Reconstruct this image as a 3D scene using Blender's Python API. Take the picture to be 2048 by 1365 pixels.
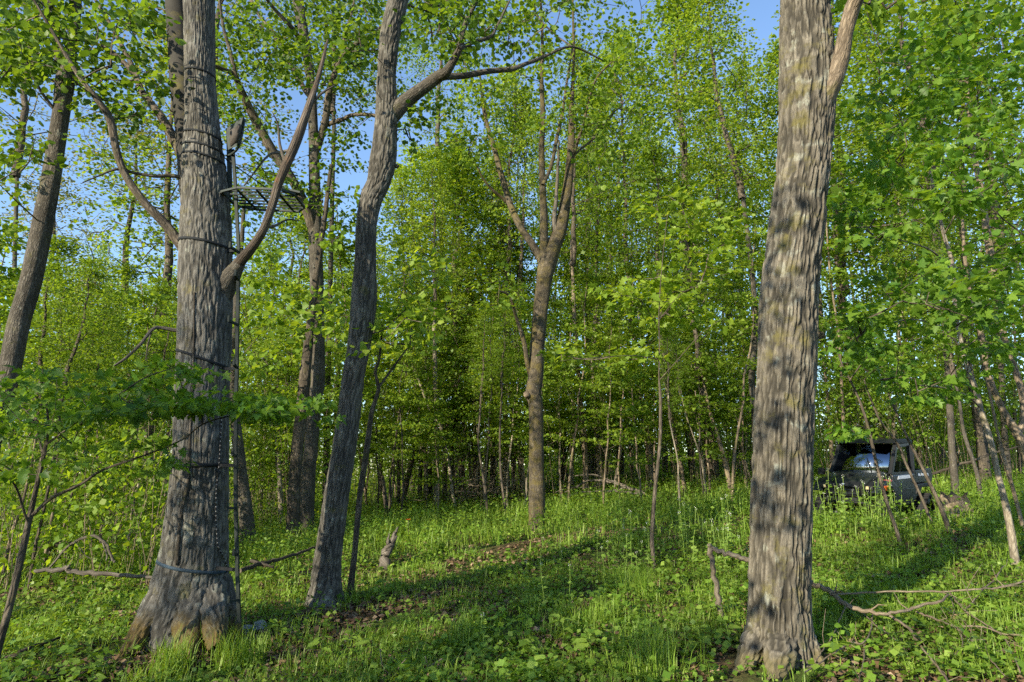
import bpy, bmesh, math, random
import numpy as np
from mathutils import Vector, Matrix, noise

for _o in list(bpy.data.objects):
    bpy.data.objects.remove(_o)
scene = bpy.context.scene
COL = scene.collection
R = math.radians

# ------------------------------------------------------------------ camera
EYE = np.array([0.0, 0.0, 1.6])
PITCH = R(11.05)
LENS = 24.0
cam_d = bpy.data.cameras.new('camera')
cam_d.sensor_width = 36.0
cam_d.lens = LENS
cam_d.clip_end = 2000
cam = bpy.data.objects.new('camera', cam_d)
COL.objects.link(cam)
cam.location = EYE
cam.rotation_euler = (R(90) + PITCH, 0, 0)
scene.camera = cam

# ------------------------------------------------------------------ sky and sun
SUN_AZ = R(222)      # clockwise from +Y: the sun stands low, behind the camera's left shoulder
SUN_EL = R(23)
world = bpy.data.worlds.new('World')
scene.world = world
world.use_nodes = True
wn = world.node_tree
wn.nodes.clear()
sky = wn.nodes.new('ShaderNodeTexSky')
sky.sky_type = 'NISHITA'
sky.sun_disc = False
sky.sun_elevation = SUN_EL
sky.sun_rotation = SUN_AZ
sky.air_density = 1.0
sky.dust_density = 0.25
sky.ozone_density = 3.0
bg = wn.nodes.new('ShaderNodeBackground')
bg.inputs['Strength'].default_value = 0.115
wo = wn.nodes.new('ShaderNodeOutputWorld')
wn.links.new(sky.outputs[0], bg.inputs[0])
wn.links.new(bg.outputs[0], wo.inputs[0])

sun_d = bpy.data.lights.new('sun', 'SUN')
sun_d.energy = 4.0
sun_d.angle = R(0.5)
sun_d.color = (1.0, 0.89, 0.68)
sun = bpy.data.objects.new('sun', sun_d)
COL.objects.link(sun)
_s = Vector((math.sin(SUN_AZ) * math.cos(SUN_EL), math.cos(SUN_AZ) * math.cos(SUN_EL), math.sin(SUN_EL)))
sun.rotation_euler = _s.to_track_quat('Z', 'Y').to_euler()
sun.location = (-20, -20, 30)

vs = scene.view_settings
vs.view_transform = 'Standard'
vs.look = 'None'
vs.gamma = 1.0
vs.use_curve_mapping = False
vs.exposure = 1.42
cy = scene.cycles
cy.max_bounces = 4
cy.diffuse_bounces = 3
cy.glossy_bounces = 2
cy.transmission_bounces = 3
cy.transparent_max_bounces = 6
cy.caustics_reflective = False
cy.caustics_refractive = False
cy.use_adaptive_sampling = True
cy.adaptive_threshold = 0.02
cy.use_denoising = False

# ------------------------------------------------------------------ geometry helpers
FPX = LENS / 36.0 * 2048.0
FWD = np.array([0, math.cos(PITCH), math.sin(PITCH)])
UPV = np.array([0, -math.sin(PITCH), math.cos(PITCH)])


def ray(px, py):
    return FWD + np.array([1.0, 0, 0]) * (px - 1024) / FPX - UPV * (py - 682.5) / FPX


def at(px, py, Y):
    """the point of the place that stands Y metres in front of the viewpoint at that bearing and elevation"""
    d = ray(px, py)
    return EYE + d * (Y / d[1])


def smooth(a, b, x):
    t = np.clip((np.asarray(x, float) - a) / (b - a), 0, 1)
    return t * t * (3 - 2 * t)


def ground(x, y):
    x = np.asarray(x, float)
    y = np.asarray(y, float)
    sl = np.clip(0.022 + 0.0016 * x, 0.0, 0.032)
    yy = np.where(y < 22, y, 22 + 14 * np.tanh((y - 22) / 14.0))
    z = sl * np.clip(yy, -8, None)
    z = z + np.where(x > 0, 0.058 * 14 * np.tanh(x / 14.0), 0.018 * x)
    z = z - 0.10 * np.clip(-x - 16, 0, None) * smooth(24, 48, y)
    z = z + 0.045 * np.sin(0.9 * x + 0.5 * y) * np.sin(0.6 * y - 0.4 * x + 1.0) + 0.02 * np.sin(2.3 * x + 1.1) * np.sin(2.0 * y)
    z = z + smooth(60, 110, np.hypot(x, y)) * 2.0
    z = z - 0.24 * np.exp(-((x - 8.1) ** 2 + (y - 15.2) ** 2) / 7.0)
    return z


def hit(px, py):
    d = ray(px, py)
    t0 = 1.0
    t = 1.0
    while t < 70:
        p = EYE + d * t
        if p[2] < ground(p[0], p[1]):
            break
        t0 = t
        t += 0.1
    a, b = t0, t
    for _ in range(24):
        m = (a + b) / 2
        p = EYE + d * m
        if p[2] < ground(p[0], p[1]):
            b = m
        else:
            a = m
    p = EYE + d * a
    return p


def make_mesh(name, V, groups, mats, bark=None, ridge=None):
    """groups: list of (faces ndarray (n,k), material index)"""
    me = bpy.data.meshes.new(name)
    V = np.asarray(V, np.float32)
    loops, starts, mi = [], [], []
    s = 0
    for f, m in groups:
        f = np.asarray(f, np.int32)
        if len(f) == 0:
            continue
        n, k = f.shape
        loops.append(f.ravel())
        starts.append(s + np.arange(n, dtype=np.int32) * k)
        mi.append(np.full(n, m, np.int32))
        s += n * k
    loops = np.concatenate(loops)
    starts = np.concatenate(starts)
    mi = np.concatenate(mi)
    me.vertices.add(len(V))
    me.vertices.foreach_set('co', V.ravel())
    me.loops.add(len(loops))
    me.loops.foreach_set('vertex_index', loops)
    me.polygons.add(len(starts))
    me.polygons.foreach_set('loop_start', starts)
    for m in mats:
        me.materials.append(m)
    me.polygons.foreach_set('material_index', mi)
    if bark is not None:
        a = me.attributes.new('bark', 'FLOAT_VECTOR', 'POINT')
        a.data.foreach_set('vector', np.asarray(bark, np.float32).ravel())
    if ridge is not None:
        a = me.attributes.new('ridge', 'FLOAT', 'POINT')
        a.data.foreach_set('value', np.asarray(ridge, np.float32).ravel())
    me.update(calc_edges=True)
    return me


def link(name, me, parent=None):
    o = bpy.data.objects.new(name, me)
    COL.objects.link(o)
    if parent is not None:
        o.parent = parent
    return o


def tag(o, label=None, cat=None, group=None, kind=None):
    if label:
        o['label'] = label
    if cat:
        o['category'] = cat
    if group:
        o['group'] = group
    if kind:
        o['kind'] = kind
    return o


def empty(name, loc):
    o = bpy.data.objects.new(name, None)
    o.empty_display_size = 0.2
    COL.objects.link(o)
    o.location = [float(c) for c in loc]
    return o


class MB:
    """collects geometry of one mesh: tubes with bark coordinates, leaves, loose faces"""

    def __init__(self):
        self.V, self.B, self.G, self.n = [], [], [], 0

    def add(self, V, faces, m=0, B=None):
        V = np.asarray(V, float).reshape(-1, 3)
        self.V.append(V)
        self.B.append(V if B is None else np.asarray(B, float).reshape(-1, 3))
        if not isinstance(faces, list):
            faces = [faces]
        for f in faces:
            f = np.asarray(f, np.int64)
            if len(f):
                self.G.append((f + self.n, m))
        self.n += len(V)

    def tube(self, P, r, segs=8, m=0, cap=True, disp=None, seed=0.0):
        V, F, B, grid = tube_grid(P, r, segs, disp, seed)
        n0 = len(V)
        if cap:
            tip = np.asarray(P[-1])[None]
            V = np.vstack([V, tip])
            B = np.vstack([B, B[-1:]])
            k = np.arange(segs)
            base = n0 - segs
            tri = np.stack([base + k, base + (k + 1) % segs, np.full(segs, n0)], 1)
            self.add(V, [F, tri], m, B)
        else:
            self.add(V, F, m, B)
        return grid

    def mesh(self, name, mats):
        V = np.vstack(self.V)
        B = np.vstack(self.B)
        byk = {}
        for f, m in self.G:
            byk.setdefault((f.shape[1], m), []).append(f)
        groups = [(np.vstack(v), k[1]) for k, v in byk.items()]
        return make_mesh(name, V, groups, mats, B)

    def build(self, name, mats, parent=None, origin=None):
        me = self.mesh(name, mats if isinstance(mats, (list, tuple)) else [mats])
        if origin is not None:
            me.transform(Matrix.Translation(-Vector([float(c) for c in origin])))
        o = link(name, me, parent)
        if origin is not None and parent is None:
            o.location = [float(c) for c in origin]
        return o


def tube_grid(P, r, segs, disp=None, seed=0.0):
    P = np.asarray(P, float)
    r = np.asarray(r, float)
    n = len(P)
    T = np.gradient(P, axis=0)
    T /= np.linalg.norm(T, axis=1)[:, None] + 1e-9
    main = P[-1] - P[0]
    ref = np.eye(3)[np.argmin(np.abs(main))]
    A = np.cross(T, ref)
    A /= np.linalg.norm(A, axis=1)[:, None] + 1e-9
    Bv = np.cross(T, A)
    ang = np.linspace(0, 2 * math.pi, segs, endpoint=False)
    s = np.concatenate([[0], np.cumsum(np.linalg.norm(np.diff(P, axis=0), axis=1))])
    rr = np.repeat(r[:, None], segs, 1)
    if disp is not None:
        rr = rr * disp(ang[None, :] + 0 * s[:, None], s[:, None] + 0 * ang[None, :])
    dirs = A[:, None, :] * np.cos(ang)[None, :, None] + Bv[:, None, :] * np.sin(ang)[None, :, None]
    G = P[:, None, :] + dirs * rr[:, :, None]
    rm = float(np.median(r))
    Bc = np.stack([np.broadcast_to(np.cos(ang) * rm, (n, segs)) + seed, np.broadcast_to(np.sin(ang) * rm, (n, segs)) - seed * 0.7,
                   np.broadcast_to(s[:, None] + seed * 1.3, (n, segs))], 2)
    i = np.arange(n - 1)[:, None] * segs
    k = np.arange(segs)[None, :]
    k2 = (k + 1) % segs
    F = np.stack([i + k, i + k2, i + segs + k2, i + segs + k], 2).reshape(-1, 4)
    return G.reshape(-1, 3), F, Bc.reshape(-1, 3), G


def vnoise(x, y, z, seed=0):
    """smooth lattice noise, 0..1"""
    def h(i, j, k):
        n = (i * 374761393 + j * 668265263 + k * 2147483647 + seed * 974634777) & 0xFFFFFFFF
        n = ((n ^ (n >> 13)) * 1274126177) & 0xFFFFFFFF
        return ((n ^ (n >> 16)) & 0xFFFF) / 65535.0
    i, j, k = np.floor(x).astype(np.int64), np.floor(y).astype(np.int64), np.floor(z).astype(np.int64)
    u, v, w = x - i, y - j, z - k
    u, v, w = u * u * (3 - 2 * u), v * v * (3 - 2 * v), w * w * (3 - 2 * w)
    r = 0
    for a in (0, 1):
        for b in (0, 1):
            for c in (0, 1):
                r = r + h(i + a, j + b, k + c) * (u if a else 1 - u) * (v if b else 1 - v) * (w if c else 1 - w)
    return r


def ridge_field(ang, s, R0, f, stretch, seed):
    """height of the bark, 0 in the furrows, 1 on the ridges"""
    X, Yc, Z = np.cos(ang) * R0, np.sin(ang) * R0, s * stretch
    w1 = (vnoise(X * f * 0.5, Yc * f * 0.5, Z * f * 0.6, seed + 1) - 0.5) * 0.9 / f
    w2 = (vnoise(X * f * 0.5 + 9, Yc * f * 0.5, Z * f * 0.6, seed + 2) - 0.5) * 0.9 / f
    n = 0.72 * vnoise((X + w1) * f, (Yc + w2) * f, Z * f, seed) + 0.28 * vnoise(X * f * 2.3, Yc * f * 2.3, Z * f * 2.6, seed + 3)
    h = smooth(0.0, 0.16, np.abs(n - 0.5))
    br = vnoise(X * f, Yc * f, Z * f * 3.2 + 40, seed + 5)
    return np.clip(h * (0.55 + 0.45 * smooth(0.25, 0.5, br)), 0, 1)


def catmull(P, per=6):
    P = np.asarray(P, float)
    if len(P) < 3:
        t = np.linspace(0, 1, per + 1)[:, None]
        return P[0] * (1 - t) + P[-1] * t
    Q = np.vstack([2 * P[0] - P[1], P, 2 * P[-1] - P[-2]])
    out = []
    for i in range(1, len(Q) - 2):
        p0, p1, p2, p3 = Q[i - 1], Q[i], Q[i + 1], Q[i + 2]
        t = np.linspace(0, 1, per, endpoint=False)[:, None]
        out.append(0.5 * ((2 * p1) + (-p0 + p2) * t + (2 * p0 - 5 * p1 + 4 * p2 - p3) * t ** 2 + (-p0 + 3 * p1 - 3 * p2 + p3) * t ** 3))
    out.append(P[-1:])
    return np.vstack(out)


def traced(pts, Y, per=6, dy=None):
    """(px, py, width px) rows at depth Y (+ dy per row) -> smooth 3-D path and radii"""
    pts = np.asarray(pts, float)
    n = len(pts)
    Ys = np.full(n, float(Y)) if np.isscalar(Y) else np.asarray(Y, float)
    if dy is not None:
        Ys = Ys + np.asarray(dy, float)
    P = np.array([at(a, b, y) for (a, b, w), y in zip(pts, Ys)])
    dep = (P - EYE) @ FWD
    # a round stem seen off the axis spreads on the picture plane: take that out of its radius
    r = pts[:, 2] / FPX * dep / 2 * np.cos(np.arctan((pts[:, 0] - 1024) / FPX))
    Q = catmull(np.column_stack([P, r]), per)
    return Q[:, :3], np.maximum(Q[:, 3], 0.002)


# ------------------------------------------------------------------ leaves
# half outlines (x to the side, y along the leaf), mirrored and folded along the midrib
LEAF_MAPLE = [(0, 0), (0.20, -0.10), (0.46, 0.10), (0.26, 0.24), (0.60, 0.58), (0.27, 0.52), (0.20, 0.74), (0, 1.0)]
LEAF_MID = [(0, 0), (0.44, 0.12), (0.46, 0.58), (0, 1.0)]
LEAF_HERB = [(0, 0), (0.26, 0.22), (0.22, 0.62), (0, 1.0)]


def leaf_template(half, fold=0.16, droop=0.18):
    h = np.array(half)
    k = len(h)
    right = np.column_stack([h[:, 0], h[:, 1], np.abs(h[:, 0]) * fold - droop * h[:, 1] ** 2])
    left = right.copy()[1:-1]
    left[:, 0] *= -1
    V = np.vstack([right, left])
    fr = list(range(k))
    fl = [k - 1] + [k + i for i in range(k - 3, -1, -1)] + [0]
    fl = fl[::-1]
    return V, np.array([fr]), np.array([fl[::-1]])


T_MAPLE = leaf_template(LEAF_MAPLE)
T_MID = leaf_template(LEAF_MID)
T_HERB = leaf_template(LEAF_HERB, 0.2, 0.25)
T_QUAD = (np.array([[0, 0, 0], [0.46, 0.5, 0.03], [0, 1, -0.14], [-0.46, 0.5, 0.03]], float), np.array([[0, 1, 2, 3]]), None)


def unit(a):
    return a / (np.linalg.norm(a, axis=-1, keepdims=True) + 1e-9)


def add_leaves(mb, pos, dirs, nrm, size, tmpl, m):
    V, f1, f2 = tmpl
    n = len(pos)
    if n == 0:
        return
    d = unit(dirs)
    side = unit(np.cross(d, nrm))
    nn = np.cross(side, d)
    W = pos[:, None, :] + size[:, None, None] * (V[None, :, 0, None] * side[:, None, :] + V[None, :, 1, None] * d[:, None, :] + V[None, :, 2, None] * nn[:, None, :])
    k = len(V)
    off = (np.arange(n) * k)[:, None]
    faces = [np.vstack([f1[0][None] + off])]
    if f2 is not None:
        faces.append(f2[0][None] + off)
    mb.add(W.reshape(-1, 3), faces, m)


def cluster_leaves(rng, centers, outs, n, rad, size, flat=0.4, tilt=0.55, jit=0.25):
    """n leaves about each centre: positions, directions, normals and sizes"""
    m = len(centers)
    c = np.repeat(centers, n, 0)
    o = np.repeat(outs, n, 0)
    q = rng.normal(size=(m * n, 3))
    q = unit(q) * (rng.random((m * n, 1)) ** 0.45)
    q[:, 2] *= flat
    pos = c + q * (np.repeat(rad, n)[:, None] if np.ndim(rad) else rad)
    d = q * np.array([1, 1, 0.3]) + 0.45 * o + rng.normal(size=(m * n, 3)) * 0.35
    d[:, 2] -= 0.25
    nr = np.array([0, 0, 1.0]) + rng.normal(size=(m * n, 3)) * tilt
    sz = size * (1 + jit * rng.normal(size=m * n)).clip(0.55, 1.5)
    return pos, d, nr, sz


def grow(rng, nodes, clusters, up=0.7, step=0.45, wob=0.06):
    """joins every cluster point to the nearest part of the growing skeleton; returns twig paths with pipe-model counts and outward directions"""
    nodes = np.asarray(nodes, float)
    clusters = np.asarray(clusters, float)
    d0 = np.min(np.linalg.norm(clusters[:, None, :] - nodes[None], axis=2), axis=1) if len(nodes) * len(clusters) < 4e6 else np.zeros(len(clusters))
    order = np.argsort(d0)
    cap = len(nodes) + len(clusters) * 14
    pos = np.zeros((cap, 3))
    par = np.full(cap, -1)
    n = len(nodes)
    pos[:n] = nodes
    paths = []
    outs = np.zeros_like(clusters)
    for ci in order:
        p = clusters[ci]
        dv = p - pos[:n]
        dist = np.sqrt((dv ** 2).sum(1))
        cost = dist + up * np.maximum(0, -dv[:, 2] + 0.15 * dist)
        j = int(np.argmin(cost))
        a = pos[j]
        L = dist[j]
        k = int(min(12, max(2, math.ceil(L / step))))
        t = np.linspace(0, 1, k + 1)[1:, None]
        mid = (a + p) / 2 + rng.normal(size=3) * wob * L + np.array([0, 0, -0.06 * L])
        path = (1 - t) ** 2 * a + 2 * t * (1 - t) * mid + t ** 2 * p
        idx = np.arange(n, n + k)
        pos[idx] = path
        par[idx] = np.concatenate([[j], idx[:-1]])
        paths.append((j, idx))
        e = path[-1] - path[-2]
        outs[ci] = e / (np.linalg.norm(e) + 1e-9)
        n += k
    cnt = np.zeros(n)
    for j, idx in reversed(paths):
        cnt[idx] += 1
        # what the path itself received from its children was added to single nodes: pass it down
        run = 0.0
        for q in idx[::-1]:
            run = max(run, cnt[q])
            cnt[q] = run
        if par[idx[0]] >= 0:
            cnt[j] += run
    return pos[:n], paths, cnt, outs


def add_twigs(mb, pos, paths, cnt, m, r0=0.0045, seg_big=6, rmax=1.0):
    for j, idx in paths:
        ids = np.concatenate([[j], idx])
        r = r0 * np.sqrt(np.maximum(cnt[ids], 1.0))
        r[0] = r[1]
        r = np.minimum(r, rmax)
        r[-1] *= 0.5
        mb.tube(pos[ids], r, 3 if r[0] < 0.012 else (4 if r[0] < 0.03 else seg_big), m, cap=False, seed=float(j % 97))

# ------------------------------------------------------------------ materials
class NT:
    def __init__(self, name):
        self.m = bpy.data.materials.new(name)
        self.m.use_nodes = True
        self.t = self.m.node_tree
        self.t.nodes.clear()
        self.out = self.t.nodes.new('ShaderNodeOutputMaterial')

    def n(self, typ, **kw):
        nd = self.t.nodes.new(typ)
        for k, v in kw.items():
            setattr(nd, k, v)
        return nd

    def l(self, a, b):
        self.t.links.new(a, b)

    def math(self, op, a, b=None, clamp=False):
        nd = self.n('ShaderNodeMath', operation=op, use_clamp=clamp)
        for i, v in enumerate((a, b)):
            if v is None:
                continue
            if isinstance(v, (int, float)):
                nd.inputs[i].default_value = v
            else:
                self.l(v, nd.inputs[i])
        return nd.outputs[0]

    def vmath(self, op, a, b):
        nd = self.n('ShaderNodeVectorMath', operation=op)
        for i, v in enumerate((a, b)):
            if isinstance(v, (tuple, list)):
                nd.inputs[i].default_value = v
            else:
                self.l(v, nd.inputs[i])
        return nd.outputs[0]

    def noise(self, vec, scale, detail=3.0, rough=0.55, out='Fac'):
        nd = self.n('ShaderNodeTexNoise')
        nd.inputs['Scale'].default_value = scale
        nd.inputs['Detail'].default_value = detail
        nd.inputs['Roughness'].default_value = rough
        if vec is not None:
            self.l(vec, nd.inputs['Vector'])
        return nd.outputs[out]

    def ramp(self, fac, stops):
        nd = self.n('ShaderNodeValToRGB')
        e = nd.color_ramp.elements
        while len(e) < len(stops):
            e.new(0.5)
        for i, (p, c) in enumerate(stops):
            e[i].position = p
            e[i].color = (c, c, c, 1) if isinstance(c, (int, float)) else (*c, 1)
        self.l(fac, nd.inputs[0])
        return nd.outputs[0]

    def mix(self, fac, a, b, typ='MIX'):
        nd = self.n('ShaderNodeMix', data_type='RGBA', blend_type=typ)
        for sock, v in ((nd.inputs[0], fac), (nd.inputs[6], a), (nd.inputs[7], b)):
            if isinstance(v, (int, float)):
                sock.default_value = v
            elif isinstance(v, (tuple, list)):
                sock.default_value = (*v, 1) if len(v) == 3 else v
            else:
                self.l(v, sock)
        return nd.outputs[2]

    def bsdf(self, col, rough=0.7, spec=0.3, normal=None, **kw):
        p = self.n('ShaderNodeBsdfPrincipled')
        for sock, v in ((p.inputs['Base Color'], col), (p.inputs['Roughness'], rough)):
            if isinstance(v, (int, float)):
                sock.default_value = v
            elif isinstance(v, (tuple, list)):
                sock.default_value = (*v, 1)
            else:
                self.l(v, sock)
        p.inputs['Specular IOR Level'].default_value = spec
        for k, v in kw.items():
            p.inputs[k].default_value = v
        if normal is not None:
            self.l(normal, p.inputs['Normal'])
        return p.outputs[0]

    def bump(self, h, strength=0.6, dist=0.02):
        b = self.n('ShaderNodeBump')
        b.inputs['Strength'].default_value = strength
        b.inputs['Distance'].default_value = dist
        self.l(h, b.inputs['Height'])
        return b.outputs[0]

    def done(self, shader):
        self.l(shader, self.out.inputs[0])
        return self.m


def bark_mat(name, light, dark, scale=34.0, stretch=0.2, depth=0.02, strength=0.9, moss=0.0, mosscol=(0.10, 0.10, 0.02), lichen=0.0, root=None, bare=0.0, ridged=False):
    t = NT(name)
    at_ = t.n('ShaderNodeAttribute', attribute_name='bark')
    v = at_.outputs['Vector']
    st = t.vmath('MULTIPLY', v, (1, 1, stretch))
    w = t.n('ShaderNodeTexNoise')
    w.inputs['Scale'].default_value = scale * 0.55
    w.inputs['Detail'].default_value = 2
    t.l(st, w.inputs['Vector'])
    wv = t.vmath('MULTIPLY', t.vmath('SUBTRACT', w.outputs['Color'], (0.5, 0.5, 0.5)), (1.1 / scale,) * 3)
    ws = t.vmath('ADD', st, wv)
    vo = t.n('ShaderNodeTexVoronoi', feature='DISTANCE_TO_EDGE')
    vo.inputs['Scale'].default_value = scale
    t.l(ws, vo.inputs['Vector'])
    cell = t.ramp(vo.outputs['Distance'], [(0.0, 0.25), (0.14, 0.8), (0.35, 1.0)])
    rn = t.noise(t.vmath('MULTIPLY', v, (1, 1, stretch * 0.75)), scale * 0.42, 3.5, 0.6)
    rid = t.ramp(t.math('ABSOLUTE', t.math('SUBTRACT', rn, 0.5)), [(0.0, 0.0), (0.045, 0.55), (0.13, 1.0)])
    fur = t.math('MULTIPLY', rid, cell)
    if ridged:
        ra_ = t.n('ShaderNodeAttribute', attribute_name='ridge')
        fur = t.math('MULTIPLY', ra_.outputs['Fac'], t.math('ADD', t.math('MULTIPLY', cell, 0.5), 0.5))
    fine = t.noise(t.vmath('MULTIPLY', v, (1, 1, 0.5)), scale * 2.6, 4, 0.65)
    patch = t.noise(v, 2.6, 4, 0.6)
    patch2 = t.noise(v, 9.0, 3, 0.6)
    k = t.math('MULTIPLY', fur, t.math('ADD', t.math('MULTIPLY', fine, 0.8), 0.45), True)
    col = t.mix(k, dark, light)
    tone = t.ramp(patch, [(0.3, 0.62), (0.7, 1.25)])
    col = t.mix(1.0, col, tone, 'MULTIPLY')
    if lichen > 0:
        lm = t.ramp(patch2, [(0.72 - 0.25 * lichen, 0.0), (0.80 - 0.2 * lichen, 1.0)])
        col = t.mix(t.math('MULTIPLY', t.math('MULTIPLY', lm, fur), 0.55), col, (0.34, 0.36, 0.29))
    if moss > 0:
        mn = t.noise(v, 4.2, 5, 0.7)
        mm = t.ramp(mn, [(0.62 - 0.2 * moss, 0.0), (0.76 - 0.2 * moss, 1.0)])
        col = t.mix(t.math('MULTIPLY', mm, 0.7), col, mosscol)
    if root is not None:
        sz = t.n('ShaderNodeSeparateXYZ')
        t.l(v, sz.inputs[0])
        m1 = t.math('SUBTRACT', 1.0, t.math('DIVIDE', sz.outputs['Z'], root[0]), True)
        m2 = t.ramp(t.math('MULTIPLY', m1, t.math('ADD', t.noise(v, 13.0, 6, 0.75), 0.3)), [(0.36, 0.0), (0.56, 1.0)])
        rc = t.mix(t.noise(v, 14.0, 3), root[1], root[2])
        col = t.mix(t.math('MULTIPLY', m2, t.math('ADD', t.math('MULTIPLY', fur, 0.4), 0.58)), col, rc)
    h = t.math('ADD', t.math('MULTIPLY', fur, 1.0 - bare), t.math('MULTIPLY', fine, 0.35))
    nrm = t.bump(h, strength, depth)
    return t.done(t.bsdf(col, 0.88, 0.15, nrm))


def leaf_mat(name, c0, c1, c2, trans=0.42, rough=0.5, spec=0.35):
    """leaf blade: colour varies from leaf to leaf; light passes through as yellower green"""
    t = NT(name)
    g = t.n('ShaderNodeNewGeometry')
    o = t.n('ShaderNodeObjectInfo')
    f = t.math('FRACT', t.math('ADD', g.outputs['Random Per Island'], t.math('MULTIPLY', o.outputs['Random'], 0.37)))
    col = t.ramp(f, [(0.0, c0), (0.55, c1), (1.0, c2)])
    clump = t.noise(t.n('ShaderNodeTexCoord').outputs['Object'], 0.9, 2)
    col = t.mix(1.0, col, t.ramp(clump, [(0.3, 0.78), (0.7, 1.22)]), 'MULTIPLY')
    p = t.bsdf(col, rough, spec)
    tr = t.n('ShaderNodeBsdfTranslucent')
    t.l(t.mix(1.0, col, (1.85, 1.6, 0.6), 'MULTIPLY'), tr.inputs[0])
    mx = t.n('ShaderNodeMixShader')
    mx.inputs[0].default_value = trans
    t.l(p, mx.inputs[1])
    t.l(tr.outputs[0], mx.inputs[2])
    return t.done(mx.outputs[0])


def plain_mat(name, col, rough=0.5, spec=0.4, metal=0.0, var=0.25, scale=12.0, bump=0.0):
    t = NT(name)
    tc = t.n('ShaderNodeTexCoord').outputs['Object']
    nz = t.noise(tc, scale, 5, 0.65)
    c = t.mix(1.0, col, t.ramp(nz, [(0.25, 1 - var), (0.75, 1 + var)]), 'MULTIPLY')
    nr = t.bump(t.noise(tc, scale * 4, 3), bump, 0.01) if bump else None
    return t.done(t.bsdf(c, rough, spec, nr, Metallic=metal))


M = {}
M['bark_big'] = bark_mat('bark_grey_furrowed', (0.180, 0.170, 0.150), (0.046, 0.043, 0.037), 60, 0.3, 0.008, 0.8, moss=0.28, mosscol=(0.115, 0.10, 0.035), lichen=0.55,
                         root=(0.6, (0.135, 0.072, 0.014), (0.07, 0.066, 0.014)), ridged=True)
M['bark_ash'] = bark_mat('bark_ridged', (0.190, 0.168, 0.130), (0.040, 0.036, 0.028), 60, 0.3, 0.008, 0.8, moss=0.42, mosscol=(0.13, 0.115, 0.035), lichen=0.6,
                         root=(0.2, (0.17, 0.135, 0.08), (0.09, 0.085, 0.03)), ridged=True)
M['bark_bent'] = bark_mat('bark_grey_knobbly', (0.160, 0.148, 0.126), (0.038, 0.035, 0.029), 60, 0.3, 0.008, 0.8, moss=0.22, lichen=0.5, ridged=True)
M['bark_grey'] = bark_mat('bark_grey', (0.165, 0.147, 0.12), (0.055, 0.048, 0.038), 54, 0.3, 0.012, 0.8, moss=0.25, lichen=0.45)
M['bark_moss'] = bark_mat('bark_yellow_moss', (0.175, 0.145, 0.10), (0.052, 0.043, 0.031), 44, 0.35, 0.014, 0.8, moss=0.75, mosscol=(0.125, 0.10, 0.03), lichen=0.4)
M['bark_pale'] = bark_mat('bark_pale', (0.40, 0.35, 0.27), (0.15, 0.125, 0.09), 30, 0.3, 0.012, 0.7, moss=0.2, lichen=0.5)
M['bark_tan'] = bark_mat('bark_tan', (0.34, 0.27, 0.19), (0.11, 0.085, 0.06), 36, 0.3, 0.012, 0.7, moss=0.3, lichen=0.3)
M['bark_dark'] = bark_mat('bark_dark', (0.17, 0.14, 0.105), (0.05, 0.042, 0.033), 30, 0.2, 0.02, 0.9, moss=0.25, lichen=0.2)
M['bark_limb'] = bark_mat('bark_limb', (0.20, 0.165, 0.125), (0.055, 0.045, 0.035), 34, 0.25, 0.012, 0.8, moss=0.3, lichen=0.35)
M['dead_wood'] = bark_mat('weathered_dead_wood', (0.24, 0.215, 0.18), (0.085, 0.072, 0.058), 50, 0.05, 0.012, 0.8, lichen=0.2)
M['dead_red'] = bark_mat('dead_wood_red_rot', (0.19, 0.16, 0.13), (0.06, 0.045, 0.033), 44, 0.06, 0.015, 0.9, moss=0.35, mosscol=(0.20, 0.095, 0.045))
M['twig_grey'] = bark_mat('twig_grey', (0.24, 0.205, 0.16), (0.11, 0.09, 0.065), 60, 0.3, 0.004, 0.5, moss=0.3, mosscol=(0.15, 0.15, 0.06), lichen=0.4)
M['twig_dry'] = bark_mat('twig_dry_tan', (0.30, 0.245, 0.175), (0.13, 0.10, 0.07), 60, 0.3, 0.006, 0.7, moss=0.35, mosscol=(0.11, 0.11, 0.045), lichen=0.3)

M['leaf'] = leaf_mat('leaf_maple', (0.089, 0.165, 0.016), (0.141, 0.235, 0.022), (0.208, 0.300, 0.034), 0.52)
M['leaf_backlit'] = leaf_mat('leaf_maple_backlit', (0.058, 0.120, 0.014), (0.092, 0.170, 0.018), (0.14, 0.22, 0.026), 0.5)  # backlit look of the high crowns put in as a darker leaf green
M['leaf_near'] = leaf_mat('leaf_maple_near', (0.059, 0.140, 0.016), (0.099, 0.200, 0.020), (0.167, 0.275, 0.030), 0.5)
M['leaf_bright'] = leaf_mat('leaf_maple_bright', (0.135, 0.225, 0.020), (0.193, 0.295, 0.030), (0.260, 0.350, 0.045), 0.52)
M['leaf_olive'] = leaf_mat('leaf_young_olive', (0.15, 0.19, 0.04), (0.2, 0.225, 0.06), (0.26, 0.25, 0.1), 0.4)
M['leaf_under'] = leaf_mat('leaf_understory', (0.104, 0.190, 0.016), (0.156, 0.255, 0.024), (0.218, 0.310, 0.036), 0.52)
M['herb'] = leaf_mat('herb_leaf', (0.090, 0.180, 0.018), (0.151, 0.260, 0.028), (0.236, 0.340, 0.055), 0.4)
M['grass'] = leaf_mat('grass_blade', (0.109, 0.205, 0.018), (0.170, 0.275, 0.030), (0.255, 0.350, 0.065), 0.4)
M['weed'] = leaf_mat('weed_leaf', (0.121, 0.230, 0.034), (0.181, 0.290, 0.047), (0.257, 0.365, 0.081), 0.35)
M['petal'] = plain_mat('petal_white', (0.80, 0.80, 0.76), 0.6, 0.2, var=0.05)
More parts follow.
